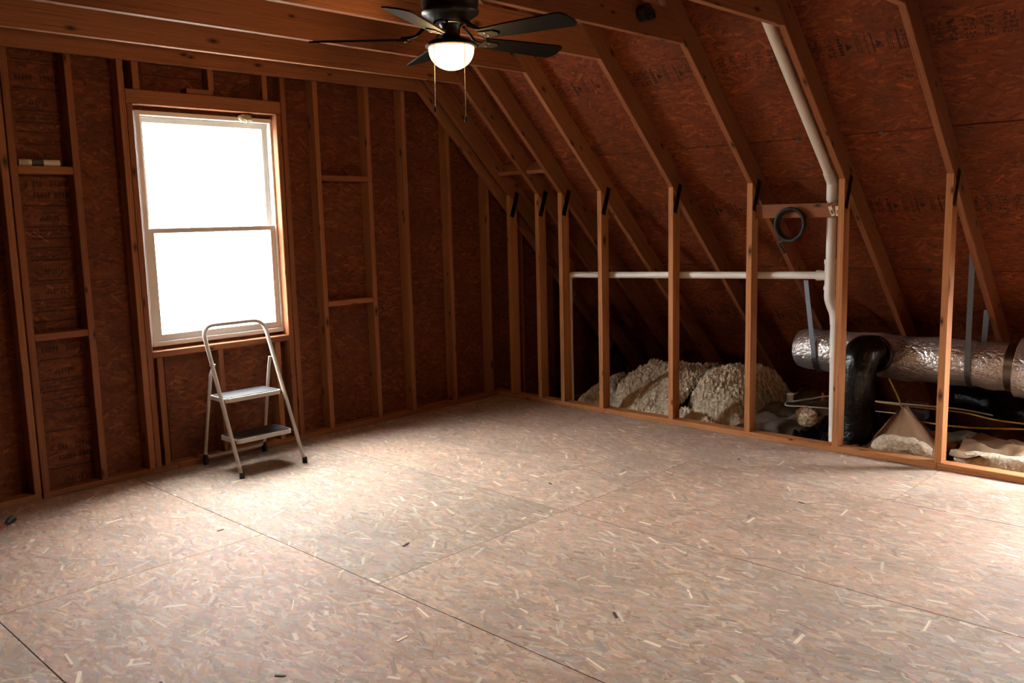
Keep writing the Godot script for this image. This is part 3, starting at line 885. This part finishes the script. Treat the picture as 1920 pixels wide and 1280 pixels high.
func build_fan() -> void:
	var hub := Vector3(-2.64, 2.30, 2.40)
	var t := thing("ceiling_fan", "black five-blade ceiling fan with a lit white glass bowl and pull chains", "ceiling fan", hub)
	var lift := -2.30
	var mb := MB.new()
	mb.lathe(PackedVector2Array([Vector2(0, 2.36 + lift), Vector2(0.06, 2.362 + lift), Vector2(0.075, 2.372 + lift), Vector2(0.108, 2.392 + lift), Vector2(0.123, 2.402 + lift), Vector2(0.126, 2.412 + lift), Vector2(0.120, 2.424 + lift), Vector2(0.124, 2.436 + lift), Vector2(0.125, 2.478 + lift), Vector2(0.118, 2.492 + lift), Vector2(0.09, 2.499 + lift), Vector2(0, 2.499 + lift)]), 48)
	put(t, "motor_housing", mb.mesh(), M["fan_black"])
	var neck := MB.new()
	neck.lathe(PackedVector2Array([Vector2(0.044, 2.304 + lift), Vector2(0.040, 2.312 + lift), Vector2(0.041, 2.345 + lift), Vector2(0.047, 2.352 + lift), Vector2(0.05, 2.361 + lift)]), 32)
	put(t, "switch_housing", neck.mesh(), M["fan_black"])
	var dish := MB.new()
	dish.lathe(PackedVector2Array([Vector2(0.05, 2.262 + lift), Vector2(0.104, 2.262 + lift), Vector2(0.112, 2.266 + lift), Vector2(0.113, 2.272 + lift), Vector2(0.106, 2.281 + lift), Vector2(0.085, 2.292 + lift), Vector2(0.06, 2.300 + lift), Vector2(0.044, 2.304 + lift)]), 48)
	put(t, "light_fitter", dish.mesh(), M["fan_black"])
	var bowl := MB.new()
	var prof := PackedVector2Array()
	for k in 13:
		var a := PI / 2 * k / 12.0
		prof.append(Vector2(0.099 * sin(a), 2.262 - 0.094 * pow(cos(a), 0.9) + lift))
	bowl.lathe(prof, 48)
	put(t, "glass_bowl", bowl.mesh(), M["lamp_bowl"])
	var bulb := OmniLight3D.new()
	bulb.name = "bulb_light"
	bulb.position = Vector3(0, 2.215 + lift, 0)
	bulb.light_color = Color(1.0, 0.80, 0.55)
	bulb.light_energy = 0.75
	bulb.light_size = 0.07
	bulb.omni_range = 14.0
	bulb.omni_attenuation = 2.0
	bulb.shadow_enabled = true
	t.add_child(bulb)
	# blades: tip azimuths follow the photograph (right-hand direction of the view is the zero)
	var hr := Vector3(0.694, 0, 0.720)
	var hf := Vector3(0.720, 0, -0.694)
	for k in 5:
		var a := deg_to_rad(-34.8 + 72.0 * k)
		var d := (hr * cos(a) + hf * sin(a)).normalized()
		var across := Vector3.UP.cross(d).normalized()
		var blade := MB.new()
		var ring := PackedVector2Array()
		# outline: narrow root, wider rounded tip (x out along the blade)
		for e in [[0.185, -0.046], [0.30, -0.055], [0.575, -0.066], [0.594, -0.062], [0.606, -0.045], [0.610, -0.02], [0.600, 0.035], [0.585, 0.058], [0.565, 0.064], [0.30, 0.055], [0.185, 0.046], [0.172, 0.03], [0.168, 0.0], [0.172, -0.03]]:
			ring.append(Vector2(e[0], e[1]))
		var pitch := deg_to_rad(13.0)
		var up := (Vector3.UP * cos(pitch) + across * sin(pitch)).normalized()
		var side := d.cross(up)
		blade.extrude(ring, 0.006, Vector2.ZERO, Transform3D(Basis(up, d, side), Vector3(0, 0.0, 0)))
		var bn := put(t, "blade", blade.mesh(), M["fan_blade"])
		# blade iron: two curved arms from the motor to the root of the blade
		var iron := MB.new()
		for s in [-1.0, 1.0]:
			iron.tube(curve([d * 0.075 + Vector3(0, 0.062, 0) + side * 0.01 * s, d * 0.115 + Vector3(0, 0.045, 0) + side * 0.026 * s, d * 0.155 + Vector3(0, 0.012, 0) + side * 0.028 * s, d * 0.215 + Vector3(0, 0.006, 0) + side * 0.012 * s], 6), 0.0065, 8)
		iron.extrude(PackedVector2Array([Vector2(0.165, -0.03), Vector2(0.235, -0.022), Vector2(0.25, 0), Vector2(0.235, 0.022), Vector2(0.165, 0.03)]), 0.004, Vector2.ZERO, Transform3D(Basis(up, d, side), up * -0.006))
		put(bn, "blade_iron", iron.mesh(), M["fan_black"])
		for s in [-1.0, 1.0]:
			var sc := MB.new()
			sc.lathe(PackedVector2Array([Vector2(0, -0.003), Vector2(0.004, -0.0025), Vector2(0.006, 0)]), 12)
			put(bn, "screw", sc.mesh(), M["chrome"], Transform3D(Basis(), d * 0.195 + side * 0.014 * s - up * 0.0085))
	# pull chains
	for ch in [[-0.068, 0.255, -0.03], [0.062, 0.30, -0.02]]:
		var top: Vector3 = hr * ch[0] - hf * 0.085 + Vector3(0, 2.262 + lift, 0)
		var bottom: Vector3 = top + Vector3(0, -ch[1], 0) + hr * -0.004
		var chain := MB.new()
		chain.tube(PackedVector3Array([top, top.lerp(bottom, 0.5), bottom]), 0.0017, 6)
		var cn := put(t, "pull_chain", chain.mesh(), M["chain_brass"])
		var fob := MB.new()
		fob.lathe(PackedVector2Array([Vector2(0, -0.026), Vector2(0.006, -0.022), Vector2(0.0065, -0.012), Vector2(0.003, 0.0), Vector2(0, 0.001)]), 14)
		put(cn, "fob", fob.mesh(), M["fan_black"], Transform3D(Basis(), bottom))
		for f in [0.33, 0.62]:
			var bead := MB.new()
			bead.lathe(PackedVector2Array([Vector2(0, -0.004), Vector2(0.003, -0.002), Vector2(0.003, 0.002), Vector2(0, 0.004)]), 10)
			put(cn, "bead", bead.mesh(), M["chrome"], Transform3D(Basis(), top.lerp(bottom, f)))

# a tube whose radius and path wander a little, for wrapped ducts
func wrapped(path: PackedVector3Array, r: float, wob: float, seed_: int, seg := 32) -> MB:
	var mb := MB.new()
	mb.tube(path, r, seg)
	var f := noise(4.0, seed_, 3)
	for i in mb.v.size():
		var p := mb.v[i]
		mb.v[i] = p + mb.n[i] * f.get_noise_3d(p.x, p.y, p.z) * wob
	return mb

func build_ducts() -> void:
	var y := 0.515
	var x := 0.80
	var d := thing("trunk_duct", "silver foil wrapped round duct hung behind the knee wall studs", "duct", Vector3(x, y, 3.1))
	var path := PackedVector3Array()
	for k in 41: path.append(Vector3(0, 0.004 * sin(k * 0.5), lerpf(-0.72, 0.74, k / 40.0)))
	var rad := []
	for k in 41: rad.append(0.152 - (0.02 * pow(1.0 - k / 3.0, 2.0) if k < 3 else 0.0))
	var mb := MB.new()
	mb.tube(path, rad, 40)
	var f := noise(5.0, 71, 3)
	for i in mb.v.size():
		var p := mb.v[i]
		var pinch := 0.012 * exp(-pow((p.z + 0.56) / 0.03, 2.0)) + 0.010 * exp(-pow((p.z - 0.50) / 0.03, 2.0))
		mb.v[i] = p + mb.n[i] * (f.get_noise_3d(p.x, p.y, p.z) * 0.010 - pinch)
	put(d, "foil_wrap", mb.mesh(), M["foil"])
	var sleeve := wrapped(curve([Vector3(0, 0.0, 0.73), Vector3(0, -0.01, 0.85), Vector3(-0.02, -0.06, 1.0), Vector3(-0.03, -0.16, 1.10)], 8), 0.185, 0.014, 72, 36)
	put(d, "elbow_wrap", sleeve.mesh(), M["foil"])
	var band := MB.new()
	band.tube(PackedVector3Array([Vector3(0, 0, 0.68), Vector3(0, 0, 0.735)]), 0.158, 40, false, false)
	put(d, "tape_band", band.mesh(), M["foil_tape"])
	# hanging straps: round the belly of the duct and up to the rafters
	for s in [[-0.545, 2.555], [0.475, 3.575]]:
		var z: float = s[0]
		var path2 := PackedVector3Array()
		var rr := 0.157
		path2.append(Vector3(-rr + 0.0, 0.74 - (0.0 if z > 0 else 0.22), z - (0.0 if z > 0 else 0.07)))
		for k in 17:
			var a := PI + PI * k / 16.0
			path2.append(Vector3(cos(a) * rr, sin(a) * rr, z))
		path2.append(Vector3(rr - 0.03, 0.34, z + 0.02))
		var st := MB.new()
		for i in path2.size() - 1:
			var a := path2[i]
			var b := path2[i + 1]
			var dirv := (b - a).normalized()
			var wv := Vector3(0, 0, 1)
			var nn := dirv.cross(wv).normalized()
			for sgn in [1.0, -1.0]:
				st.quad(a - wv * 0.017 + nn * 0.0006 * sgn, a + wv * 0.017 + nn * 0.0006 * sgn, b + wv * 0.017 + nn * 0.0006 * sgn, b - wv * 0.017 + nn * 0.0006 * sgn, nn * sgn, Vector2(0, 0), Vector2(1, 0), Vector2(1, 1), Vector2(0, 1))
		put(d, "hanger_strap", st.mesh(), M["galvanised"])
	# black flexible duct that leaves the trunk towards the room and drops through the floor
	var b := thing("flexible_duct", "glossy black plastic flexible duct dropping from the foil duct", "duct", Vector3(0.47, -0.1, 2.95))
	var fp := curve([Vector3(0.15, 0.655, 0.03), Vector3(0.08, 0.67, 0.02), Vector3(0.0, 0.63, 0.01), Vector3(-0.02, 0.48, 0.0), Vector3(0.0, 0.25, -0.01), Vector3(-0.02, 0.05, 0.01), Vector3(-0.03, -0.12, 0.02)], 10)
	var fm := MB.new()
	fm.tube(fp, 0.120, 32)
	var fn := noise(7.0, 81, 3)
	for i in fm.v.size():
		var p := fm.v[i]
		fm.v[i] = p + fm.n[i] * (fn.get_noise_3d(p.x, p.y * 2.5, p.z) * 0.012)
	put(b, "sleeve", fm.mesh(), M["black_flex"])
	var collar := MB.new()
	var cp := PackedVector3Array()
	for k in 28: cp.append(Vector3(0.13, 0.655 + cos(TAU * k / 28.0) * 0.115, 0.05 + sin(TAU * k / 28.0) * 0.115))
	collar.tube(cp, 0.014, 10, true)
	put(b, "collar", collar.mesh(), M["black_flex"])
	var lower := thing("flexible_duct", "black tube added for the darkness under the right end of the foil duct", "duct", Vector3(1.22, 0.06, 3.6))  # added black tube stands for the shade below the foil duct
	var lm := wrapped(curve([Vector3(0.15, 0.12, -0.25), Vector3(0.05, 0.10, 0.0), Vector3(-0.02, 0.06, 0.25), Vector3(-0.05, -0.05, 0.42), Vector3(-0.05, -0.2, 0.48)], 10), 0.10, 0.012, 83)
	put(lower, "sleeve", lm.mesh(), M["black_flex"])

func build_pipes() -> void:
	var t := thing("vent_pipe", "white plastic vent pipe following the rafter and dropping between the studs", "pipe", Vector3(0.125, 0, 2.893))
	var o := Vector3(0.125, 0, 2.893)
	var r := 0.0301
	var elbow := Vector3(0.0, 1.70, 0.0)
	var slope := Vector3(-1, SLOPE, 0).normalized()
	var top := MB.new()
	top.tube(PackedVector3Array([elbow + slope * 0.03, elbow + slope * 1.85]), r, 24)
	put(t, "sloping_pipe", top.mesh(), M["pvc"])
	var eb := MB.new()
	eb.tube(bent([elbow + Vector3(0, -0.115, 0), elbow, elbow + slope * 0.085], 0.05, 8), r + 0.0055, 24)
	put(t, "elbow", eb.mesh(), M["pvc"])
	var up := MB.new()
	up.tube(PackedVector3Array([Vector3(0, 1.12, 0.0), Vector3(0, 1.66, 0)]), r, 24)
	put(t, "upright_pipe", up.mesh(), M["pvc"])
	var tee := MB.new()
	tee.tube(PackedVector3Array([Vector3(0, 1.02, 0), Vector3(0, 1.045, 0), Vector3(0, 1.046, 0), Vector3(0, 1.185, 0), Vector3(0, 1.186, 0), Vector3(0, 1.215, 0)]), [r + 0.009, r + 0.009, r + 0.005, r + 0.005, r + 0.009, r + 0.009], 24)
	tee.tube(PackedVector3Array([Vector3(0, 1.112, 0), Vector3(0, 1.112, -0.062), Vector3(0, 1.112, -0.063), Vector3(0, 1.112, -0.088)]), [0.031, 0.031, 0.034, 0.034], 20)
	put(t, "tee_fitting", tee.mesh(), M["pvc"])
	var red := MB.new()
	red.tube(curve([Vector3(0, 1.03, 0), Vector3(0, 0.97, 0.0), Vector3(0.005, 0.92, 0.012), Vector3(0.012, 0.87, 0.03), Vector3(0.014, 0.80, 0.036)], 6), r + 0.004, 20)
	put(t, "offset_fitting", red.mesh(), M["pvc"])
	var low := MB.new()
	low.tube(PackedVector3Array([Vector3(0.014, 0.90, 0.033), Vector3(0.014, -0.2, 0.045)]), r, 20)
	put(t, "lower_pipe", low.mesh(), M["pvc"])
	var h := thing("drain_pipe", "slim white plastic pipe running level behind the studs to the vent pipe", "pipe", Vector3(0.125, 1.06, 0.70))
	var hp := MB.new()
	hp.tube(bent([Vector3(0.0, -1.2, 0.02), Vector3(0.0, 0.0, 0.02), Vector3(0.0, 0.052, 2.104)], 0.05, 6), 0.0242, 20)
	put(h, "pipe_run", hp.mesh(), M["pvc"])
	# two paper tags hung where the pipe passes the block
	for k in 2:
		var g := thing("pipe_tag", ["white paper tag with grey print wired to the vent pipe", "white and orange paper tag wired to the vent pipe"][k], "tag", Vector3(0.0455, 1.52, [2.925, 2.963][k]), "tags on the vent pipe")
		var dz: float = [0.013, 0.004][k]
		beam(g, "tag_card", M["paper_white"], Vector3(0, 0.03, -dz), Vector3(0, -0.03, dz), 0.022, 0.0012, Vector3(0, 0, 1), 0.0)
		beam(g, "print_mark", M["paper_print" if k == 0 else "label_orange"], Vector3(-0.001, 0.006, 0), Vector3(-0.001, -0.018, dz * 0.7), 0.013, 0.0008, Vector3(0, 0, 1), 0.0)
		var wire := MB.new()
		wire.tube(curve([Vector3(0.0, 0.028, -dz), Vector3(0.0, 0.045, -dz * 0.5), Vector3(0.012, 0.055, 0.0)], 5), 0.0016, 6)
		put(g, "wire", wire.mesh(), M["black_rubber"])

# a lump of insulation: a rounded slab whose surface is roughened by noise
func lump(size: Vector3, seed_: int, rough: float, fine := 60.0, power := 2.6) -> MB:
	var mb := MB.new()
	var nu := 72
	var nv := 36
	var f := noise(3.5, seed_, 4)
	var g := noise(fine / 4.0, seed_ + 1, 3)
	for j in nv + 1:
		var b := PI * (float(j) / nv - 0.5)
		for i in nu + 1:
			var a := TAU * i / nu
			var d := Vector3(cos(b) * cos(a), sin(b), cos(b) * sin(a))
			# superellipsoid for a slab with soft edges
			var e := Vector3(signf(d.x) * pow(absf(d.x), 2.0 / power), signf(d.y) * pow(absf(d.y), 2.0 / power), signf(d.z) * pow(absf(d.z), 2.0 / power))
			var p := Vector3(e.x * size.x, e.y * size.y, e.z * size.z) * 0.5
			var k := f.get_noise_3dv(p) * rough + g.get_noise_3dv(p) * rough * 0.35
			mb.vert(p + d * k, d, Vector2(p.x + p.y * 0.6, p.z + p.y * 0.4))
	for j in nv:
		for i in nu:
			var a := j * (nu + 1) + i
			mb.tri(a, a + 1, a + nu + 2); mb.tri(a, a + nu + 2, a + nu + 1)
	return renormal(mb)

# a draped sheet over a height function, with a small thickness
func drape(x0: float, x1: float, z0: float, z1: float, nx: int, nz: int, height: Callable, thick := 0.004) -> MB:
	var mb := MB.new()
	for s in [0.0, -thick]:
		for j in nz + 1:
			for i in nx + 1:
				var x := lerpf(x0, x1, float(i) / nx)
				var z := lerpf(z0, z1, float(j) / nz)
				mb.vert(Vector3(x, height.call(x, z) + s, z), Vector3(0, 1 if s == 0.0 else -1, 0), Vector2(x, z))
	var row := nx + 1
	var half := row * (nz + 1)
	for k in [0, half]:
		for j in nz:
			for i in nx:
				var a: int = k + j * row + i
				mb.tri(a, a + 1, a + row + 1); mb.tri(a, a + row + 1, a + row)
	return renormal(mb)

func renormal(mb: MB) -> MB:
	var nn := PackedVector3Array()
	nn.resize(mb.v.size())
	for t in range(0, mb.idx.size(), 3):
		var a := mb.idx[t]
		var b := mb.idx[t + 1]
		var c := mb.idx[t + 2]
		var f := (mb.v[c] - mb.v[a]).cross(mb.v[b] - mb.v[a])
		nn[a] += f; nn[b] += f; nn[c] += f
	for i in mb.v.size():
		if nn[i].length() > 1e-12: mb.n[i] = nn[i].normalized()
	return mb

func build_insulation() -> void:
	# loose fibreglass batts heaped behind the knee wall: shaggy mounds that meet in creases
	var shag := noise(2.2, 61, 5)
	var tufts := noise(9.0, 62, 4)
	var fluff := noise(34.0, 63, 3)
	var spots := [
		["cream fibreglass batt heaped behind the knee wall, nearest the gable corner", 0.20, 0.95, 0.60, 1.02, 0.16],
		["wide shaggy heap of cream fibreglass insulation under the level white pipe", 0.11, 1.25, 1.03, 1.66, 0.27],
		["cream fibreglass batt heaped against the dull paper facing", 0.34, 1.30, 1.67, 2.16, 0.30],
		["torn wad of pale fibreglass lying just behind the bottom plate", 0.10, 0.33, 1.67, 2.10, 0.09]]
	for k in spots.size():
		var s: Array = spots[k]
		var x0: float = s[1]
		var x1: float = s[2]
		var z0: float = s[3]
		var z1: float = s[4]
		var rise: float = s[5]
		var heap := func(x: float, z: float) -> float:
			var out_x := clampf(minf((x - x0) / 0.22, (x1 - x) / 0.25), 0.0, 1.0)
			var ends := clampf((z1 - z) / 0.26, 0.0, 1.0) if k >= 2 else clampf((z - z0) / 0.2, 0.0, 1.0) if k == 0 else 1.0
			var in_z := clampf(minf(z - z0, z1 - z) / 0.10, 0.0, 1.0)
			var body := sqrt(out_x * (2.0 - out_x)) * (0.86 + 0.14 * sqrt(in_z * (2.0 - in_z))) * sqrt(ends * (2.0 - ends))
			var slope := lerpf(0.3, 1.0, smoothstep(0.12, 0.7, x)) if k < 3 else 1.0
			return -0.10 + body * (0.10 + rise * slope + shag.get_noise_2d(x, z) * 0.09 + tufts.get_noise_2d(x, z) * 0.022 + fluff.get_noise_2d(x, z) * 0.032)
		var o := put(self, "fibreglass_batt", drape(x0, x1, z0, z1, 170, 110, heap, 0.01).mesh(), M["fibreglass"])
		tag(o, s[0], "insulation", "fibreglass insulation behind the knee wall")
	var wad := put(self, "fibreglass_wad", lump(Vector3(0.12, 0.13, 0.15), 140, 0.045, 90.0, 2.0).mesh(), M["fibreglass"], Transform3D(Basis(), Vector3(0.30, 0.135, 2.68)))
	tag(wad, "small yellowish tuft of fibreglass on the dark paper beside the black duct", "insulation", "fibreglass insulation behind the knee wall")
	# dark paper faced sheets over the bays
	var f := noise(1.6, 51, 3)
	var dp := drape(0.10, 1.35, 2.18, 2.60, 40, 24, func(x: float, z: float) -> float: return -0.02 + 0.08 * smoothstep(0.1, 0.8, x) * smoothstep(3.05, 2.3, z) + f.get_noise_2d(x * 2.0, z * 2.0) * 0.07)
	tag(put(self, "paper_facing", dp.mesh(), M["asphalt_kraft"]), "dull grey-brown paper facing laid over the bay beside the loose fibreglass", "paper sheet")
	var crumple := noise(5.0, 57, 4)
	var pl := drape(0.10, 0.62, 2.615, 2.82, 40, 24, func(x: float, z: float) -> float: return 0.0 + crumple.get_noise_2d(x, z) * 0.10)
	tag(put(self, "plastic_sheet", pl.mesh(), M["black_flex"]), "crumpled black plastic sheet beside the foot of the black duct", "plastic sheet")
	var dp2 := drape(0.66, 1.0, 3.10, 3.62, 24, 30, func(x: float, z: float) -> float: return -0.02 + f.get_noise_2d(x * 2.0 + 9.0, z * 2.0) * 0.06)
	tag(put(self, "paper_facing", dp2.mesh(), M["asphalt_kraft"]), "dark paper facing on the eave floor beneath the foil duct", "paper sheet")
	# kraft faced batts with their pale cut ends towards the room
	var peak := thing("kraft_faced_batt", "brown paper faced insulation batt folded up into a peak behind the bottom plate", "insulation", Vector3(0.29, 0.0, 3.32), "kraft faced batts")
	var ph := func(x: float, z: float) -> float:
		var ridge := maxf(0.0, 1.0 - absf(z + x * 0.15) / 0.20)
		return 0.02 + 0.26 * pow(ridge, 0.85) * smoothstep(-0.26, 0.0, x) * (1.0 - 0.5 * smoothstep(0.05, 0.3, x)) + f.get_noise_2d(x * 5.0, z * 5.0) * 0.03
	put(peak, "paper_face", drape(-0.20, 0.34, -0.21, 0.24, 36, 36, ph, 0.006).mesh(), M["kraft_paper"])
	put(peak, "fibre_core", lump(Vector3(0.14, 0.17, 0.34), 160, 0.03).mesh(), M["fibreglass"], Transform3D(Basis(Vector3.UP, 0.12), Vector3(-0.13, 0.035, 0.04)))
	var flat := thing("kraft_faced_batt", "long brown paper faced batt lying flat right of the folded one", "insulation", Vector3(0.42, -0.02, 3.98), "kraft faced batts")
	var fh := func(x: float, z: float) -> float: return 0.125 - 0.05 * smoothstep(-0.1, 0.32, absf(x)) + f.get_noise_2d(x * 3.0 + 4.0, z * 3.0) * 0.05 - 0.05 * smoothstep(0.0, 0.5, z)
	put(flat, "paper_face", drape(-0.27, 0.36, -0.34, 0.62, 36, 40, fh, 0.006).mesh(), M["kraft_paper"])
	put(flat, "fibre_core", lump(Vector3(0.16, 0.13, 0.92), 170, 0.022).mesh(), M["fibreglass"], Transform3D(Basis(Vector3.UP, -0.05), Vector3(-0.21, 0.045, 0.12)))

func cable(called: String, label: String, mat: Material, points: Array, r: float) -> void:
	var mb := MB.new()
	mb.tube(curve(points, 8), r, 8)
	tag(put(self, called, mb.mesh(), mat), label, "cable", "cables behind the knee wall")

func build_cables() -> void:
	cable("power_cable", "yellow power cable sloping down beside the black duct", M["cable_yellow"], [Vector3(1.0, 0.36, 2.94), Vector3(0.88, 0.24, 3.06), Vector3(0.76, 0.12, 3.18), Vector3(0.66, 0.115, 3.38), Vector3(0.72, 0.11, 3.62), Vector3(0.84, 0.115, 3.87), Vector3(0.9, 0.11, 4.2)], 0.006)
	cable("power_cable", "second yellow cable crossing over the paper facing at the eave", M["cable_yellow"], [Vector3(0.90, 0.17, 2.72), Vector3(0.86, 0.17, 2.95), Vector3(0.80, 0.18, 3.15), Vector3(0.84, 0.175, 3.5), Vector3(0.76, 0.17, 3.75), Vector3(0.8, 0.165, 4.1)], 0.0055)
	cable("power_cable", "white cable curving out from the corner past the vent pipe", M["cable_white"], [Vector3(1.0, 0.14, 2.27), Vector3(0.72, 0.13, 2.37), Vector3(0.82, 0.14, 2.46), Vector3(0.95, 0.15, 2.55), Vector3(0.97, 0.15, 2.8), Vector3(0.99, 0.15, 3.05), Vector3(1.05, 0.15, 3.4), Vector3(0.98, 0.15, 3.65)], 0.0055)
	cable("power_cable", "thin white cable lying lower across the dark paper facing", M["cable_white"], [Vector3(0.90, 0.125, 2.28), Vector3(0.62, 0.115, 2.36), Vector3(0.66, 0.115, 2.5), Vector3(0.74, 0.11, 2.72), Vector3(0.82, 0.11, 2.9), Vector3(0.86, 0.105, 3.1)], 0.0045)
	var jb := thing("junction_box", "small white plastic box standing on the dark paper facing", "electrical box", Vector3(0.84, 0.095, 2.30))
	beam(jb, "body", M["pvc_grey"], Vector3(0, 0.0, 0), Vector3(0, 0.055, 0), 0.05, 0.05, Vector3.RIGHT)
	beam(jb, "lid", M["pvc"], Vector3(0, 0.056, 0), Vector3(0, 0.064, 0), 0.056, 0.056, Vector3.RIGHT)
	var gb := thing("junction_box", "flat grey metal box beside the yellow cables", "electrical box", Vector3(0.84, 0.10, 3.22))
	beam(gb, "body", M["box_blue_grey"], Vector3(0, 0.02, -0.06), Vector3(0, 0.02, 0.06), 0.04, 0.10)
	beam(gb, "lid", M["box_blue_grey"], Vector3(0, 0.0425, -0.064), Vector3(0, 0.0425, 0.064), 0.003, 0.108)
	var bit := thing("wire_nut", "small orange wire connector behind the white junction box", "connector", Vector3(1.12, 0.06, 2.42))
	var wn := MB.new()
	wn.lathe(PackedVector2Array([Vector2(0, 0), Vector2(0.018, 0.0), Vector2(0.016, 0.03), Vector2(0.008, 0.07), Vector2(0, 0.072)]), 14)
	put(bit, "cap", wn.mesh(), M["label_orange"])

func build_small_things() -> void:
	# coil of black tubing hung on the block
	var coil := thing("tubing_coil", "coil of black tubing hanging in front of the block between two studs", "tubing", Vector3(0.028, 1.44, 2.67))
	for k in 3:
		var ring := PackedVector3Array()
		for i in 40:
			var a := TAU * i / 40.0
			ring.append(Vector3(0.004 * sin(a * 2) - 0.012 * k, cos(a) * (0.094 + 0.004 * k), sin(a) * (0.090 + 0.003 * k)))
		var mb := MB.new()
		mb.tube(ring, 0.0115, 12, true)
		put(coil, "turn", mb.mesh(), M["black_rubber"])
	var tail := MB.new()
	tail.tube(curve([Vector3(0, -0.09, -0.02), Vector3(0.005, -0.11, -0.07), Vector3(0.01, -0.12, -0.09), Vector3(0.005, -0.16, -0.06), Vector3(0.01, -0.185, -0.045)], 6), 0.009, 10)
	put(coil, "loose_end", tail.mesh(), M["black_rubber"])
	# caulk tube on the upper block of the gable wall
	var ct := thing("caulk_tube", "printed cream caulk tube lying on the upper wall block left of the window", "caulk tube", Vector3(-3.545, 1.8945, -0.03))
	var tube := MB.new()
	tube.tube(PackedVector3Array([Vector3(-0.105, 0, 0), Vector3(-0.04, 0, 0)]), 0.0185, 20)
	put(ct, "printed_end", tube.mesh(), M["paper_white"])
	var mid := MB.new()
	mid.tube(PackedVector3Array([Vector3(-0.04, 0, 0), Vector3(0.022, 0, 0)]), 0.0184, 20)
	put(ct, "dark_band", mid.mesh(), M["paper_print"])
	var endp := MB.new()
	endp.tube(PackedVector3Array([Vector3(0.022, 0, 0), Vector3(0.108, 0, 0)]), 0.0185, 20)
	put(ct, "plain_end", endp.mesh(), M["paper_white"])
	var text := TextMesh.new()
	text.text = "251"
	text.font_size = 24
	text.pixel_size = 0.001
	text.depth = 0.0006
	put(ct, "print_mark", text, M["paper_print"], Transform3D(Basis(), Vector3(-0.075, 0.0, 0.0185)))
	# tuft of insulation caught at the window head
	var tuft := put(self, "insulation_tuft", lump(Vector3(0.10, 0.055, 0.05), 190, 0.022, 120.0, 2.0).mesh(), M["fibreglass"], Transform3D(Basis(Vector3.FORWARD, 0.15), Vector3(-2.245, 2.222, -0.05)))
	tag(tuft, "tuft of white insulation fibre caught above the window sash", "insulation")
	# dark round box on the joist
	var eb := thing("electrical_box", "small dark round box fixed to the side of a ceiling joist", "electrical box", Vector3(-1.25, 2.605, 2.4085))
	var body := MB.new()
	body.tube(PackedVector3Array([Vector3(0, 0, 0), Vector3(0, 0, 0.045), Vector3(0, 0, 0.046), Vector3(0, 0, 0.052)]), [0.042, 0.042, 0.047, 0.047], 28)
	put(eb, "body", body.mesh(), M["fan_black"])
	var knob := MB.new()
	knob.tube(PackedVector3Array([Vector3(0.02, -0.02, 0.052), Vector3(0.02, -0.02, 0.075)]), 0.017, 18)
	put(eb, "plug_hole", knob.mesh(), M["black_rubber"])
	# red cord and its black plug on the floor
	var cord := thing("extension_cord", "red extension cord with a black plug on the floor by the gable wall", "cord", Vector3(-4.0, 0, 0.35))
	var cm := MB.new()
	cm.tube(curve([Vector3(-0.6, 0.006, 0.62), Vector3(-0.3, 0.006, 0.34), Vector3(-0.08, 0.007, 0.08), Vector3(0.0, 0.012, -0.005)], 8), 0.0055, 10)
	put(cord, "cable", cm.mesh(), M["cord_red"])
	var pl := MB.new()
	pl.tube(PackedVector3Array([Vector3(0.0, 0.013, -0.005), Vector3(0.02, 0.018, -0.025), Vector3(0.03, 0.02, -0.035), Vector3(0.05, 0.02, -0.055)]), [0.008, 0.017, 0.019, 0.0185], 16)
	put(cord, "plug", pl.mesh(), M["black_rubber"])
	# loose wood flakes and scraps on the floor
	for k in 26:
		var x := rng.randf_range(-4.3, -0.5)
		var z := rng.randf_range(1.2, 4.4)
		if z > 3.6 + (x + 3.4) * 1.0 + 1.0: continue
		var pale := rng.randf() < 0.7
		var mb := MB.new()
		var l := rng.randf_range(0.02, 0.055)
		mb.extrude(PackedVector2Array([Vector2(-0.0006, -0.005), Vector2(0.0006, -0.006), Vector2(0.0016, 0.0), Vector2(0.0008, 0.006), Vector2(-0.0006, 0.005)]), l)
		var o := put(self, "wood_chip", mb.mesh(), M["chip_pale" if pale else "chip_dark"], Transform3D(Basis(Vector3.UP, rng.randf() * TAU), Vector3(x, 0.0016, z)))
		tag(o, "loose pale splinter of wood lying on the strand board floor" if pale else "small dark scrap of wood lying on the strand board floor", "wood chip", "wood scraps on the floor")
